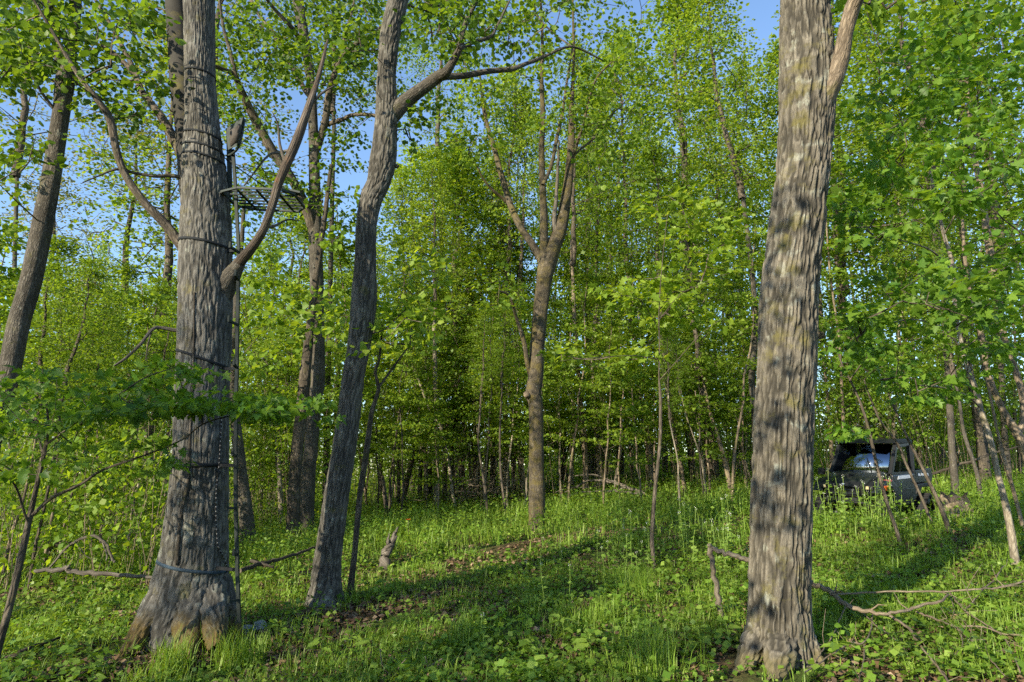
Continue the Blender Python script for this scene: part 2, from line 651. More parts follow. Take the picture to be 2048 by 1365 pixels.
M['litter'] = (lambda t: t.done(t.bsdf(t.ramp(t.n('ShaderNodeNewGeometry').outputs['Random Per Island'],
               [(0.0, (0.055, 0.034, 0.021)), (0.5, (0.125, 0.078, 0.043)), (0.85, (0.20, 0.135, 0.08)), (1.0, (0.30, 0.22, 0.145))]), 0.8, 0.2)))(NT('dead_leaf_litter'))


def soil_mat():
    t = NT('forest_floor')
    p = t.n('ShaderNodeNewGeometry').outputs['Position']
    a = t.noise(p, 0.55, 5, 0.6)
    b = t.noise(p, 14.0, 5, 0.7)
    c = t.noise(p, 60.0, 3, 0.7)
    soil = t.ramp(t.math('ADD', t.math('MULTIPLY', b, 0.6), t.math('MULTIPLY', c, 0.4)),
                  [(0.32, (0.035, 0.024, 0.015)), (0.5, (0.10, 0.066, 0.038)), (0.68, (0.22, 0.15, 0.09))])
    green = t.ramp(b, [(0.3, (0.030, 0.060, 0.010)), (0.7, (0.075, 0.125, 0.020))])
    col = t.mix(t.ramp(t.math('ADD', a, t.math('MULTIPLY', b, 0.25)), [(0.50, 0.0), (0.66, 0.85)]), soil, green)
    n = t.bump(t.math('ADD', b, t.math('MULTIPLY', c, 0.5)), 0.9, 0.05)
    return t.done(t.bsdf(col, 0.95, 0.1, n))


M['soil'] = soil_mat()
M['stone'] = plain_mat('stone_grey', (0.27, 0.28, 0.29), 0.85, 0.2, var=0.35, scale=9, bump=0.6)
M['black_steel'] = plain_mat('steel_painted_dark_green', (0.02, 0.027, 0.024), 0.65, 0.2, var=0.3)
M['green_steel'] = plain_mat('steel_painted_grey_green', (0.035, 0.045, 0.042), 0.6, 0.25, var=0.3)
M['strap'] = plain_mat('webbing_black', (0.016, 0.018, 0.02), 0.8, 0.2, var=0.3)
M['strap_blue'] = plain_mat('webbing_faded_blue', (0.035, 0.055, 0.075), 0.8, 0.2, var=0.4, scale=5)
M['seat'] = plain_mat('seat_fabric', (0.055, 0.062, 0.058), 0.9, 0.1, var=0.4)
M['seat_pad'] = plain_mat('seat_underside', (0.075, 0.066, 0.058), 0.9, 0.1, var=0.4)
M['pale_metal'] = plain_mat('bare_aluminium', (0.55, 0.62, 0.60), 0.4, 0.5, var=0.15)
M['orange'] = plain_mat('marker_orange', (0.75, 0.16, 0.02), 0.6, 0.3, var=0.1)

# ------------------------------------------------------------------ ground
def build_ground():
    r = np.concatenate([np.linspace(0, 36, 150)[:-1], 36 * (220 / 36.0) ** np.linspace(0, 1, 40)])
    a = np.linspace(0, 2 * math.pi, 240, endpoint=False)
    rr, aa = np.meshgrid(r[1:], a, indexing='ij')
    X, Yv = rr * np.sin(aa), rr * np.cos(aa)
    V = np.vstack([[[0, 0, 0]], np.stack([X, Yv, np.zeros_like(X)], 2).reshape(-1, 3)])
    V[:, 2] = ground(V[:, 0], V[:, 1])
    rng = np.random.default_rng(3)
    V[:, 2] += rng.normal(size=len(V)) * 0.008
    n, s = rr.shape
    i = np.arange(n - 1)[:, None] * s + 1
    k = np.arange(s)[None]
    k2 = (k + 1) % s
    F = np.stack([i + k, i + s + k, i + s + k2, i + k2], 2).reshape(-1, 4)
    T = np.stack([np.zeros(s, int), 1 + np.arange(s), 1 + (np.arange(s) + 1) % s], 1)
    o = link('ground', make_mesh('ground', V, [(F[:, ::-1], 0), (T[:, ::-1], 0)], [M['soil']]))
    tag(o, 'forest floor of brown leaf litter and moss', 'ground', kind='structure')


build_ground()


# ------------------------------------------------------------------ traced trees
def lumps(seed, amp, flare=0.0, fh=0.35, lobes=4, ph=0.0, big=0.0, bigdir=0.0):
    rs = np.random.default_rng(seed)
    ph_ = rs.random(8) * 6.28

    def f(a, s):
        v = 1 + amp * (np.sin(2 * a + 1.7 * s + ph_[0]) * 0.5 + np.sin(3 * a - 2.9 * s + ph_[1]) * 0.35 + np.sin(a + 5.1 * s + ph_[2]) * 0.3 + np.sin(7 * a + 9.0 * s + ph_[3]) * 0.15
                       + np.sin(11 * a - 13 * s + ph_[4]) * 0.10)
        if flare:
            e = np.exp(-s / fh)
            v = v + flare * e * (0.55 + 0.45 * np.cos(lobes * a + ph))
            if big:
                v = v + big * np.exp(-s / (fh * 0.8)) * np.exp(-(np.angle(np.exp(1j * (a - bigdir))) / 0.55) ** 2)
        return v
    return f


TREES = {}


def sample_crown(rng, specs):
    out = []
    for sp in specs:
        if sp[0] == 'e':
            _, cx, cy_, cz, rx, ry, rz, n = sp
            q = unit(rng.normal(size=(n, 3))) * (rng.random((n, 1)) ** 0.4)
            out.append(np.array([cx, cy_, cz]) + q * np.array([rx, ry, rz]))
        else:
            cx, cy_, rx, ry, y0, y1, n = sp
            a = rng.random(n) * 6.283
            q = np.sqrt(rng.random(n))
            Ys = y0 + (y1 - y0) * rng.random(n)
            out.append(np.array([at(cx + rx * q_ * math.cos(a_), cy_ + ry * q_ * math.sin(a_), y_) for a_, q_, y_ in zip(a, q, Ys)]))
    return np.vstack(out)


def traced_tree(name, label, rows, Y, bark, limbs=(), crown=(), segs=20, per=6, amp=0.05, flare=0.35, fh=0.3, lobes=5, big=0.0, bigdir=0.0, seed=1,
                leaf='leaf', leaf_size=0.11, nleaf=16, crad=0.36, tmpl=None, cat='tree', group=None, dy=None, sub=0.3, nearparts=0, twig='bark_limb', flat=0.4, r0=0.0042, limb_bark=None, ridge=None, roots=()):
    rng = np.random.default_rng(seed)
    if Y is None:
        Y = float(np.clip(hit(rows[0][0], rows[0][1])[1], 4, 60))
    P, r = traced(rows, Y, per, dy)
    base = P[0].copy()
    base[2] = float(ground(base[0], base[1]))
    d = P[0] - P[1]
    d /= np.linalg.norm(d)
    # the stem goes a little into the soil
    P = np.vstack([P[0] + np.array([d[0] * sub, d[1] * sub, -sub]), P])
    r = np.concatenate([[r[0] * 1.05], r])
    root = empty(name, base)
    tag(root, label, cat, group)
    mb = MB()
    grid = mb.tube(P, r, segs, 0, True, lumps(seed, amp, flare, fh, lobes, seed * 1.3, big, bigdir), 0.0)
    if ridge is None:
        mb.build('trunk', M[bark], root, base)
    else:
        rf, rst, ramp_ = ridge
        nv, sg = grid.shape[:2]
        s_ = np.concatenate([[0], np.cumsum(np.linalg.norm(np.diff(P, axis=0), axis=1))])
        ang_ = np.linspace(0, 2 * math.pi, sg, endpoint=False)
        hgt = ridge_field(ang_[None] + 0 * s_[:, None], s_[:, None] + 0 * ang_[None], float(np.median(r)), rf, rst, seed)
        cen = grid.mean(1, keepdims=True)
        g2 = grid + unit(grid - cen) * ((hgt - 0.75) * ramp_)[:, :, None]
        V_, F_, B_, _g = tube_grid(P, r, sg)
        me = make_mesh('trunk', g2.reshape(-1, 3) - base, [(F_, 0)], [M[bark]], B_, hgt.ravel())
        link('trunk', me, root)
    for ri, rw in enumerate(roots):
        rP, rr_ = traced(rw[0], Y, 12, np.linspace(0, 1, len(rw[0])) * rw[1] + rw[2])
        sg = 48
        V_, F_, B_, gr_ = tube_grid(rP, rr_, sg, lumps(seed * 3 + ri, 0.12), ri * 2.0)
        sl = np.concatenate([[0], np.cumsum(np.linalg.norm(np.diff(rP, axis=0), axis=1))])
        ang_ = np.linspace(0, 2 * math.pi, sg, endpoint=False)
        hgt = ridge_field(ang_[None] + 0 * sl[:, None], sl[:, None] + 0 * ang_[None], float(np.median(rr_)), 34, 0.3, seed + ri)
        g2 = gr_ + unit(gr_ - gr_.mean(1, keepdims=True)) * ((hgt - 0.7) * 0.022)[:, :, None]
        B_ = B_.copy()
        B_[:, 2] = np.clip(g2.reshape(-1, 3)[:, 2] - base[2], 0, None)
        link('root', make_mesh('root', g2.reshape(-1, 3) - base, [(F_, 0)], [M[bark]], B_, hgt.ravel()), root)
    nodes = [P[len(P) // 3:]]
    for li, lb in enumerate(limbs):
        lrows, dyend = lb[0], lb[1]
        n = len(lrows)
        # where on the trunk does it start: use the trunk's own depth, then lean away by dyend
        y0 = lb[2] if len(lb) > 2 and lb[2] is not None else Y
        lP, lr = traced(lrows, y0, 5, np.linspace(0, 1, n) ** 1.2 * dyend)
        mb = MB()
        mb.tube(lP, lr, 10 if lr[0] > 0.03 else 7, 0, True, lumps(seed * 7 + li, 0.07), 3.1 * li + 1)
        lk = lb[3] if len(lb) > 3 else (limb_bark or bark)
        ob = mb.build('branch', M[lk], root, base)
        if len(lb) <= 4:
            nodes.append(lP[len(lP) // 4:])
    if len(crown):
        C = sample_crown(rng, crown)
        pos, paths, cnt, outs = grow(rng, np.vstack(nodes), C)
        mb = MB()
        add_twigs(mb, pos, paths, cnt, 1, r0)
        lp, ld, ln, ls = cluster_leaves(rng, C, outs, nleaf, crad, leaf_size, flat)
        if nearparts:
            # the leaves that show largest are objects of their own
            dist = np.linalg.norm(lp - EYE, axis=1) / ls
            rel = (lp - EYE)
            dep = rel @ FWD
            u = rel[:, 0] / dep
            v = (rel @ UPV) / dep
            inside = (np.abs(u) < 0.74) & (np.abs(v) < 0.49)
            order = np.argsort(np.where(inside, dist, 1e6))[:nearparts]
            if 'near_leaf' not in TREES:
                lm = []
                for q in range(4):
                    V, f1, f2 = leaf_template(LEAF_MAPLE, 0.08 + 0.08 * q, 0.05 + 0.12 * q)
                    lm.append(make_mesh('maple_leaf', V, [(f1, 0), (f2, 0)], [M['leaf_near']]))
                TREES['near_leaf'] = lm
            for q, i in enumerate(order):
                dd = unit(ld[i])
                sd = unit(np.cross(dd, ln[i]))
                nn = np.cross(sd, dd)
                o = link('leaf', TREES['near_leaf'][q % 4], root)
                mw = np.eye(4)
                mw[:3, 0], mw[:3, 1], mw[:3, 2] = sd * ls[i], dd * ls[i], nn * ls[i]
                mw[:3, 3] = lp[i] - base
                o.matrix_local = Matrix(mw.tolist())
            keep = np.ones(len(lp), bool)
            keep[order] = False
            lp, ld, ln, ls = lp[keep], ld[keep], ln[keep], ls[keep]
        add_leaves(mb, lp, ld, ln, ls, tmpl or T_MID, 0)
        o = mb.build('crown', [M[leaf], M[twig]], root, base)
        if nearparts:
            o['kind'] = 'stuff'
    TREES[name] = dict(root=root, grid=grid, P=P, r=r, base=base, Y=Y)
    return root


# 1. the big old trunk that carries the tree stand
rows1 = [(366, 1284, 190), (368, 1240, 178), (379, 1195, 166), (384, 1150, 150), (390, 1100, 137), (397, 1000, 124), (400, 932, 117), (404, 800, 113), (409, 700, 111), (411, 600, 110),
         (411, 490, 106), (411, 400, 98), (408, 330, 88), (404, 250, 72), (400, 150, 64), (398, 0, 64), (396, -150, 58), (392, -340, 50), (390, -600, 36)]
T1Y = 6.9
traced_tree('stand_tree', 'massive grey trunk with flared mossy root, strapped with a climbing stick and tree stand', rows1, T1Y, 'bark_big',
            limbs=[([(398, 440, 64), (384, 350, 56), (373, 262, 48), (361, 150, 46), (352, 0, 48), (346, -120, 42), (330, -300, 34)], 0.25, 7.05),
                   ([(375, 505, 24), (359, 487, 23), (330, 448, 20), (293, 410, 18), (256, 359, 17), (235, 310, 17), (220, 240, 18), (198, 205, 14), (154, 146, 11), (110, 73, 8), (70, 4, 6), (40, -40, 4)], -0.9, None, 'bark_limb'),
                   ([(372, 320, 24), (352, 286, 22), (322, 234, 18), (286, 187, 15), (264, 143, 12), (216, 99, 9), (165, 77, 6), (120, 50, 4)], 0.8, 7.1, 'bark_limb'),
                   ([(286, 187, 11), (268, 140, 11), (234, 73, 9), (205, 22, 8), (187, -10, 7), (170, -80, 5)], 0.9, 7.35, 'bark_limb'),
                   ([(372, 356, 10), (340, 352, 9), (311, 353, 8), (267, 346, 7), (234, 339, 6), (198, 352, 4), (165, 366, 3)], -0.5, None, 'bark_limb'),
                   ([(372, 664, 10), (350, 661, 9), (320, 656, 8), (304, 660, 8), (280, 690, 7), (250, 718, 6), (228, 732, 4)], -0.4, None, 'dead_wood', 1),
                   ([(303, 664, 4), (296, 690, 3), (291, 722, 2)], 0.0, 6.75, 'dead_wood', 1),
                   ([(436, 600, 34), (458, 556, 30), (478, 527, 25), (500, 500, 22), (527, 460, 18), (545, 410, 18), (560, 360, 19), (590, 290, 20), (608, 240, 17), (622, 200, 14), (634, 165, 10), (646, 120, 8), (655, 80, 4)], 0.0, [6.9, 6.86, 6.76, 6.66, 6.56, 6.5, 6.48, 6.5, 6.55, 6.62, 6.7, 6.8, 6.9], 'dead_red', 1),
                   ([(420, 622, 66), (446, 580, 52), (464, 550, 38), (480, 526, 25)], 0.0, [6.9, 6.88, 6.82, 6.75], 'bark_grey', 1),
                   ([(600, 262, 9), (612, 225, 7), (640, 190, 5), (668, 172, 3)], 0.2, 6.55, 'dead_wood', 1),
                   ([(572, 330, 8), (560, 290, 6), (556, 250, 4), (545, 225, 2)], -0.2, 6.5, 'dead_wood', 1),
                   ([(530, 455, 8), (550, 452, 6), (575, 440, 4), (600, 442, 2)], 0.4, 7.1, 'dead_wood', 1),
                   ([(590, 300, 8), (560, 305, 6), (536, 312, 5), (505, 350, 4), (488, 372, 3)], -0.3, 7.3, 'dead_wood', 1)],
            crown=[(150, 60, 190, 100, 5.6, 8.2, 70), (245, 190, 110, 90, 6.4, 8.4, 26), ('e', -3.4, 7.5, 11.5, 4.2, 4.0, 3.6, 150)],
            segs=210, per=18, amp=0.028, flare=0.28, fh=0.40, lobes=5, big=0.0, seed=4, leaf_size=0.063, nleaf=22, leaf='leaf_backlit', crad=0.3, ridge=(40, 0.2, 0.013),
            roots=[([(352, 1120, 70), (322, 1195, 66), (288, 1255, 54), (258, 1305, 38), (228, 1342, 18)], -0.65, 0.0), ([(398, 1150, 80), (385, 1240, 74), (378, 1300, 56), (372, 1345, 26)], -0.75, -0.05), ([(435, 1160, 60), (456, 1230, 52), (470, 1275, 34), (486, 1305, 16)], -0.25, 0.0), ([(420, 1180, 60), (430, 1250, 52), (434, 1300, 30)], -0.6, -0.1)])

# 2. the leaning stem at the frame's left edge
traced_tree('leaning_tree', 'grey stem leaning inward at the left edge, forked high, cut by the frame', [(-100, 1200, 64), (-55, 1020, 56), (-15, 860, 52), (15, 760, 50), (40, 640, 48), (62, 560, 46), (85, 450, 44), (105, 340, 40), (123, 220, 38), (130, 160, 42),
            (140, 110, 28), (152, 40, 20), (156, -80, 17), (150, -250, 13)], 7.6, 'bark_grey',
            limbs=[([(128, 175, 26), (118, 110, 22), (104, 40, 18), (98, -60, 16), (80, -200, 12)], -0.4),
                   ([(122, 235, 8), (80, 180, 7), (40, 100, 5), (-10, 60, 4)], -0.8)],
            crown=[(40, 60, 130, 110, 6.3, 8.8, 60), (40, 330, 60, 80, 6.5, 8.5, 14), (25, 150, 60, 80, 6.3, 8.3, 16), ('e', -6.2, 7.5, 11.0, 3.2, 3.2, 3.0, 110)],
            segs=28, seed=9, flare=0.3, leaf_size=0.066, nleaf=20, leaf='leaf_backlit', crad=0.3)

# 3. the group behind the tree stand
traced_tree('forked_tree', 'tall grey trunk with a long limb crossing behind the tree stand platform', [(612, 1076, 36), (613, 1050, 31), (616, 960, 30), (622, 893, 29), (630, 800, 28), (636, 750, 28), (634, 600, 28), (631, 480, 27), (629, 352, 23), (626, 246, 19), (622, 169, 17), (608, 70, 20),
            (596, 0, 22), (590, -120, 16), (585, -260, 10)], None, 'bark_grey',
            limbs=[([(628, 470, 20), (612, 415, 21), (581, 355, 20), (545, 302, 20), (510, 239, 18), (486, 190, 15), (468, 151, 12), (440, 137, 9), (400, 120, 5)], -2.6, None, 'bark_limb'),
                   ([(474, 165, 9), (461, 105, 8), (447, 56, 6), (438, -10, 5)], -0.5, 14.6, 'bark_limb'),
                   ([(634, 300, 15), (640, 281, 15), (651, 239, 15), (656, 197, 14), (665, 162, 12), (683, 116, 10), (707, 91, 9), (739, 74, 8), (763, 53, 6), (790, 20, 4)], -1.2, None, 'bark_limb'),
                   ([(652, 250, 10), (686, 239, 9), (707, 230, 8), (753, 232, 7), (790, 250, 4)], -1.6, 16.4, 'bark_limb'),
                   ([(622, 195, 11), (612, 183, 11), (595, 155, 10), (570, 109, 9), (545, 67, 8), (517, 28, 7), (496, -10, 6)], 1.4, None, 'bark_limb'),
                   ([(608, 90, 11), (598, 77, 10), (581, 53, 9), (545, 14, 7), (520, -20, 5)], -1.5, None, 'bark_limb'),
                   ([(683, 116, 8), (690, 70, 6), (705, 20, 5), (712, -30, 4)], 0.8, 16.2, 'bark_limb')],
            crown=[(600, 60, 170, 110, 13.5, 18.5, 130), (500, 150, 100, 120, 13.5, 17.5, 70), (520, 330, 70, 60, 14, 17, 16), (690, 300, 45, 50, 14.5, 17, 12), (715, 150, 45, 60, 14.5, 17, 14),
                   (480, 420, 60, 40, 14, 17, 10), (650, 370, 40, 50, 14.5, 17, 8), ('e', -4.5, 16.5, 14.0, 4.5, 4.5, 3.0, 100)],
            segs=24, seed=11, leaf_size=0.09, nleaf=24, crad=0.42, leaf='leaf_backlit')
traced_tree('twin_tree', 'brown furrowed trunk just left of the forked trunk behind the stand', [(585, 1088, 34), (586, 1060, 29), (589, 970, 26), (595, 893, 25), (606, 800, 24), (612, 732, 22), (622, 640, 17), (634, 540, 13), (650, 430, 10), (662, 330, 7)], None, 'bark_dark',
            crown=[(640, 420, 70, 80, 14, 18, 20), (590, 620, 80, 60, 13, 17, 24)], segs=20, seed=12, leaf_size=0.12, nleaf=15, crad=0.4)
traced_tree('slanted_tree', 'grey-brown trunk leaning left behind the climbing stick', [(500, 1100, 42), (496, 1075, 34), (488, 990, 26), (476, 893, 24), (466, 790, 20), (464, 720, 18), (470, 620, 14), (482, 500, 10), (490, 380, 7)], None, 'bark_grey',
            crown=[(500, 560, 60, 90, 12, 15, 22), (520, 700, 50, 60, 12, 15, 12)], segs=20, seed=13, leaf_size=0.12, nleaf=15, crad=0.4)

# 4. the curving tree left of the clearing
traced_tree('curving_tree', 'slanting grey tree with swollen bends and a long bough reaching over the clearing', [(651, 1206, 84), (652, 1185, 68), (655, 1130, 56), (668, 1022, 50), (689, 893, 48), (706, 764, 46), (718, 690, 47), (728, 597, 52), (731, 530, 43), (733, 450, 41), (742, 400, 44), (757, 366, 46),
            (765, 325, 53), (771, 262, 47), (774, 215, 46), (773, 146, 38), (780, 73, 40), (792, 18, 40), (815, -80, 34), (830, -200, 26)], None, 'bark_bent',
            limbs=[([(782, 235, 34), (810, 205, 29), (846, 176, 25), (876, 154, 23), (890, 147, 20), (905, 125, 16), (920, 95, 14), (924, 73, 12), (934, 40, 10), (953, 0, 8), (965, -60, 6)], -0.7, None, 'bark_grey'),
                   ([(876, 156, 16), (895, 153, 14), (927, 152, 12), (975, 143, 11), (1022, 139, 10), (1052, 128, 8), (1081, 117, 7), (1132, 95, 5), (1161, 99, 4), (1205, 121, 3)], 1.4, 8.3, 'bark_grey'),
                   ([(918, 98, 9), (949, 84, 8), (982, 73, 7), (993, 55, 5), (1018, 4, 4)], 0.6, 8.0, 'bark_grey'),
                   ([(785, 330, 12), (797, 334, 8)], 0.0, None, 'bark_grey', 1)],
            crown=[(850, 250, 50, 50, 8.2, 10, 9), (880, 40, 110, 70, 7.2, 10.5, 34), (1010, 60, 80, 60, 8, 10.5, 18), (720, 60, 60, 60, 7.5, 9.5, 10), ('e', -1.2, 9.0, 10.8, 3.4, 3.4, 2.8, 110)],
            segs=140, per=14, amp=0.045, seed=14, flare=0.3, fh=0.25, leaf_size=0.066, nleaf=20, leaf='leaf_backlit', crad=0.3, ridge=(40, 0.2, 0.013))
traced_tree('dark_sapling', 'thin dark sapling with a forked top beside the slanting grey tree', [(699, 1192, 15), (704, 1150, 13), (710, 1100, 12), (720, 990, 12), (732, 909, 12), (743, 829, 10), (752, 797, 8), (757, 774, 8), (751, 745, 6), (759, 716, 5), (765, 650, 4)], None, 'bark_dark',
            limbs=[([(757, 776, 6), (775, 751, 5), (798, 719, 4), (820, 690, 3)], 0.5)],
            crown=[(790, 660, 75, 60, 7.8, 10.2, 26), (850, 560, 60, 60, 8, 10.5, 14), (700, 640, 50, 50, 8.5, 10, 8)], segs=12, seed=15, flare=0.2, leaf='leaf_bright', leaf_size=0.08, nleaf=18, crad=0.3)

# 5. the forked tree in the middle
T5 = 16.0
traced_tree('center_tree', 'mossy trunk in the middle of the clearing that forks into upright stems', [(1075, 1062, 42), (1075, 1040, 35), (1074, 1000, 33), (1073, 926, 29), (1072, 816, 29), (1067, 788, 32), (1072, 743, 31), (1075, 688, 29), (1082, 615, 29), (1088, 560, 31), (1096, 523, 38),
            (1108, 490, 33), (1121, 458, 27), (1132, 396, 21), (1140, 330, 16), (1143, 256, 13), (1143, 212, 10), (1147, 146, 7), (1147, 73, 5), (1145, 0, 4)], T5, 'bark_moss',
            limbs=[([(1088, 530, 20), (1066, 491, 15), (1041, 454, 14), (1022, 414, 13), (1004, 355, 12), (989, 300, 10), (971, 238, 8), (964, 190, 6), (960, 150, 4)], 1.6),
                   ([(1020, 410, 8), (1003, 395, 7), (986, 381, 6), (967, 359, 4), (955, 335, 3)], -0.6, 16.6),
                   ([(1092, 535, 22), (1088, 490, 19), (1088, 440, 17), (1085, 366, 13), (1083, 293, 12), (1086, 238, 11), (1083, 165, 9), (1085, 92, 7), (1083, 37, 5), (1080, -30, 4)], -1.2),
                   ([(1086, 370, 8), (1103, 330, 7), (1114, 275, 7), (1125, 227, 6), (1132, 176, 5), (1140, 128, 4), (1150, 60, 3)], 0.6, 15.2),
                   ([(1138, 340, 7), (1154, 289, 6), (1172, 227, 5), (1191, 161, 4), (1224, 124, 3)], -1.2),
                   ([(1140, 320, 6), (1160, 300, 5), (1194, 271, 4), (1216, 238, 3), (1249, 205, 2)], 1.6),
                   ([(1112, 480, 12), (1108, 440, 11), (1112, 403, 8), (1116, 330, 6), (1118, 280, 3)], -0.5, None, 'dead_wood', 1),
                   ([(1062, 750, 13), (1055, 728, 10), (1048, 684, 9), (1033, 637, 7), (1019, 593, 6), (997, 582, 3)], -0.8),
                   ([(1058, 793, 16), (1052, 789, 12)], -0.2, None, 'bark_tan', 1)],
            crown=[(1110, 120, 200, 150, 13, 19.5, 100), (940, 210, 90, 110, 14.5, 19, 55), (1230, 260, 90, 130, 13.5, 19, 45), ('e', 1.6, 16.5, 14.0, 4.5, 4.5, 3.5, 120), (1000, 580, 50, 40, 14, 16.5, 10)],
            segs=28, seed=21, flare=0.25, fh=0.3, leaf_size=0.095, nleaf=22, crad=0.42)

# 6. the big trunk on the right
traced_tree('ridged_tree', 'big ridged trunk on the right with dappled sun and a stub limb near the top', [(1560, 1330, 150), (1560, 1300, 142), (1559, 1265, 134), (1559, 1200, 126), (1559, 1152, 124), (1563, 1001, 122), (1566, 888, 120), (1568, 820, 118), (1571, 766, 118), (1575, 656, 119), (1579, 583, 119), (1587, 510, 115),
            (1595, 437, 115), (1598, 400, 110), (1606, 341, 109), (1612, 239, 112), (1614, 170, 115), (1613, 102, 108), (1611, 0, 99), (1608, -120, 92), (1604, -300, 76), (1600, -560, 50)], 5.4, 'bark_ash',
            limbs=[([(1640, 215, 44), (1662, 172, 42), (1682, 119, 38), (1691, 68, 34), (1704, 20, 34), (1718, -14, 31), (1745, -90, 26), (1790, -200, 18)], -0.5, 5.3, 'bark_tan')],
            crown=[('e', 2.6, 6.0, 11.0, 4.0, 3.8, 3.2, 130), (1850, -20, 170, 60, 6, 9, 18)],
            segs=210, per=18, amp=0.030, seed=31, flare=0.16, fh=0.22, lobes=6, leaf_size=0.075, nleaf=20, crad=0.3, ridge=(34, 0.15, 0.022),
            roots=[([(1528, 1245, 60), (1506, 1300, 52), (1484, 1340, 34), (1466, 1366, 14)], -0.3, 0.0), ([(1592, 1245, 60), (1616, 1300, 50), (1638, 1335, 32), (1660, 1356, 14)], -0.25, 0.0), ([(1560, 1270, 70), (1556, 1325, 58), (1548, 1366, 26)], -0.4, -0.1)])

# ------------------------------------------------------------------ shared crowns for the trees farther back
def crown_mesh(name, seed, H=10.0, Rr=3.2, ncl=255, nleaf=30, leaf='leaf', size=0.097, crad=0.5, tmpl=None, lo=0.0, bark='bark_limb', flat=0.32, shape=0.8):
    rng = np.random.default_rng(seed)
    zz = np.linspace(-0.6, H * 0.93, 14)
    ax = np.column_stack([np.cumsum(rng.normal(size=14)) * 0.07, np.cumsum(rng.normal(size=14)) * 0.07, zz])
    ax[:, :2] -= ax[0, :2]
    # five or six uneven boughs give the crown its lobes
    C = []
    lob = [(rng.random() * 6.28, 0.15 + 0.75 * rng.random(), 0.7 + 0.5 * rng.random()) for _ in range(9)]
    while len(C) < ncl:
        t = rng.random() ** 0.9
        a = rng.random() * 6.283
        prof = math.sin(math.pi * min(1, (t * 0.86 + 0.14)) ** shape) ** 0.7
        k = 0.55
        for la, lt, lw in lob:
            k += 0.55 * lw * math.exp(-((t - lt) / 0.13) ** 2) * math.exp(-(math.atan2(math.sin(a - la), math.cos(a - la)) / 0.65) ** 2)
        rad = Rr * prof * min(k, 1.25) * math.sqrt(rng.random() * 0.85 + 0.12)
        z = lo + (H - lo) * t
        i = np.interp(z, zz, ax[:, 0]), np.interp(z, zz, ax[:, 1])
        C.append([i[0] + rad * math.cos(a), i[1] + rad * math.sin(a), z])
    C = np.array(C)
    pos, paths, cnt, outs = grow(rng, ax, C, up=1.0, step=0.8)
    mb = MB()
    r = np.linspace(0.13, 0.02, 14)
    mb.tube(ax, r, 7, 1, False)
    add_twigs(mb, pos, paths, cnt, 1, 0.006, 5, 0.09)
    lp, ld, ln, ls = cluster_leaves(rng, C, outs, nleaf, crad, size, flat, 0.6)
    add_leaves(mb, lp, ld, ln, ls, tmpl or T_QUAD, 0)
    return mb.mesh(name, [M[leaf], M[bark]])


CROWNS = [crown_mesh('maple_crown', 101, leaf='leaf'), crown_mesh('maple_crown', 102, Rr=2.9, leaf='leaf_bright'), crown_mesh('maple_crown', 103, Rr=3.4, leaf='leaf', shape=0.65),
          crown_mesh('maple_crown', 104, Rr=2.6, leaf='leaf_under', shape=1.0), crown_mesh('maple_crown', 105, Rr=3.0, leaf='leaf_bright', shape=0.7),
          crown_mesh('young_crown', 106, Rr=3.0, ncl=260, nleaf=20, leaf='leaf_olive', size=0.07)]


def rot_to(d):
    return Vector((0, 0, 1)).rotation_difference(Vector([float(c) for c in d])).to_matrix().to_4x4()


def put_crown(root, base, p, d, var, s, sh, rot):
    o = link('crown', CROWNS[var], root)
    m = Matrix.Translation(Vector([float(c) for c in (p - base)])) @ rot_to(d) @ Matrix.Rotation(rot, 4, 'Z') @ Matrix.Diagonal((s, s, sh, 1))
    o.matrix_local = m
    return o


BG_N = [0]


def wood_tree(name, label, rows, bark, top=None, var=0, s=1.0, Y=None, group='trees of the wood behind the clearing', cb=0.35, segs=9, nocrown=False, H=None, cat='tree'):
    """a traced trunk farther back with a shared crown set on its upper stem"""
    BG_N[0] += 1
    sd = BG_N[0]
    rng = random.Random(sd)
    if Y is None:
        Y = float(np.clip(hit(rows[0][0], rows[0][1])[1], 6, 48))
    # trees that crowd together keep narrow crowns
    s = s * (0.66 if 850 < rows[0][0] < 1330 and 20 < Y < 36 and top != 275 else 0.92)
    P, r = traced(rows, Y, 4)
    base = P[0].copy()
    base[2] = float(ground(base[0], base[1]))
    P[0, 2] = min(P[0, 2], base[2]) - 0.15
    root = empty(name, base)
    tag(root, label, cat, group)
    if not nocrown:
        zt = H + base[2] if H else at(1024, top, Y)[2]
        d = unit(P[-1] - P[max(0, len(P) - 6)])
        zc = max(P[-1, 2] * 0.92, base[2] + cb * (zt - base[2]))
        ext = []
        p, dd, rr = P[-1].copy(), d.copy(), r[-1]
        k = 0
        while p[2] < zc and k < 14:
            st = max(0.35, (zc - P[-1, 2]) / 6.0)
            dd = unit(dd * 0.8 + np.array([0, 0, 0.35]) + np.array([rng.gauss(0, .05), rng.gauss(0, .05), 0]))
            p = p + dd * st
            rr = rr * 0.965
            ext.append((p.copy(), rr))
            k += 1
        if ext:
            P = np.vstack([P, [e[0] for e in ext]])
            r = np.concatenate([r, [e[1] for e in ext]])
        # down-slanted leaders are straightened for the crown
        dc = unit(unit(P[-1] - P[-3]) + np.array([0, 0, 1.2]))
        hc = max(2.5, zt - P[-1, 2])
        put_crown(root, base, P[-1] - dc * 0.5, dc, var, s * min(1.35, 0.45 + hc / 14.0), hc / 10.0, rng.random() * 6.28)
    mb = MB()
    mb.tube(P, r, segs, 0, True, lumps(sd + 400, 0.05, 0.25, 0.25, 4, sd), sd * 2.7)
    mb.build('trunk', M[bark], root, base)
    return root


W = wood_tree
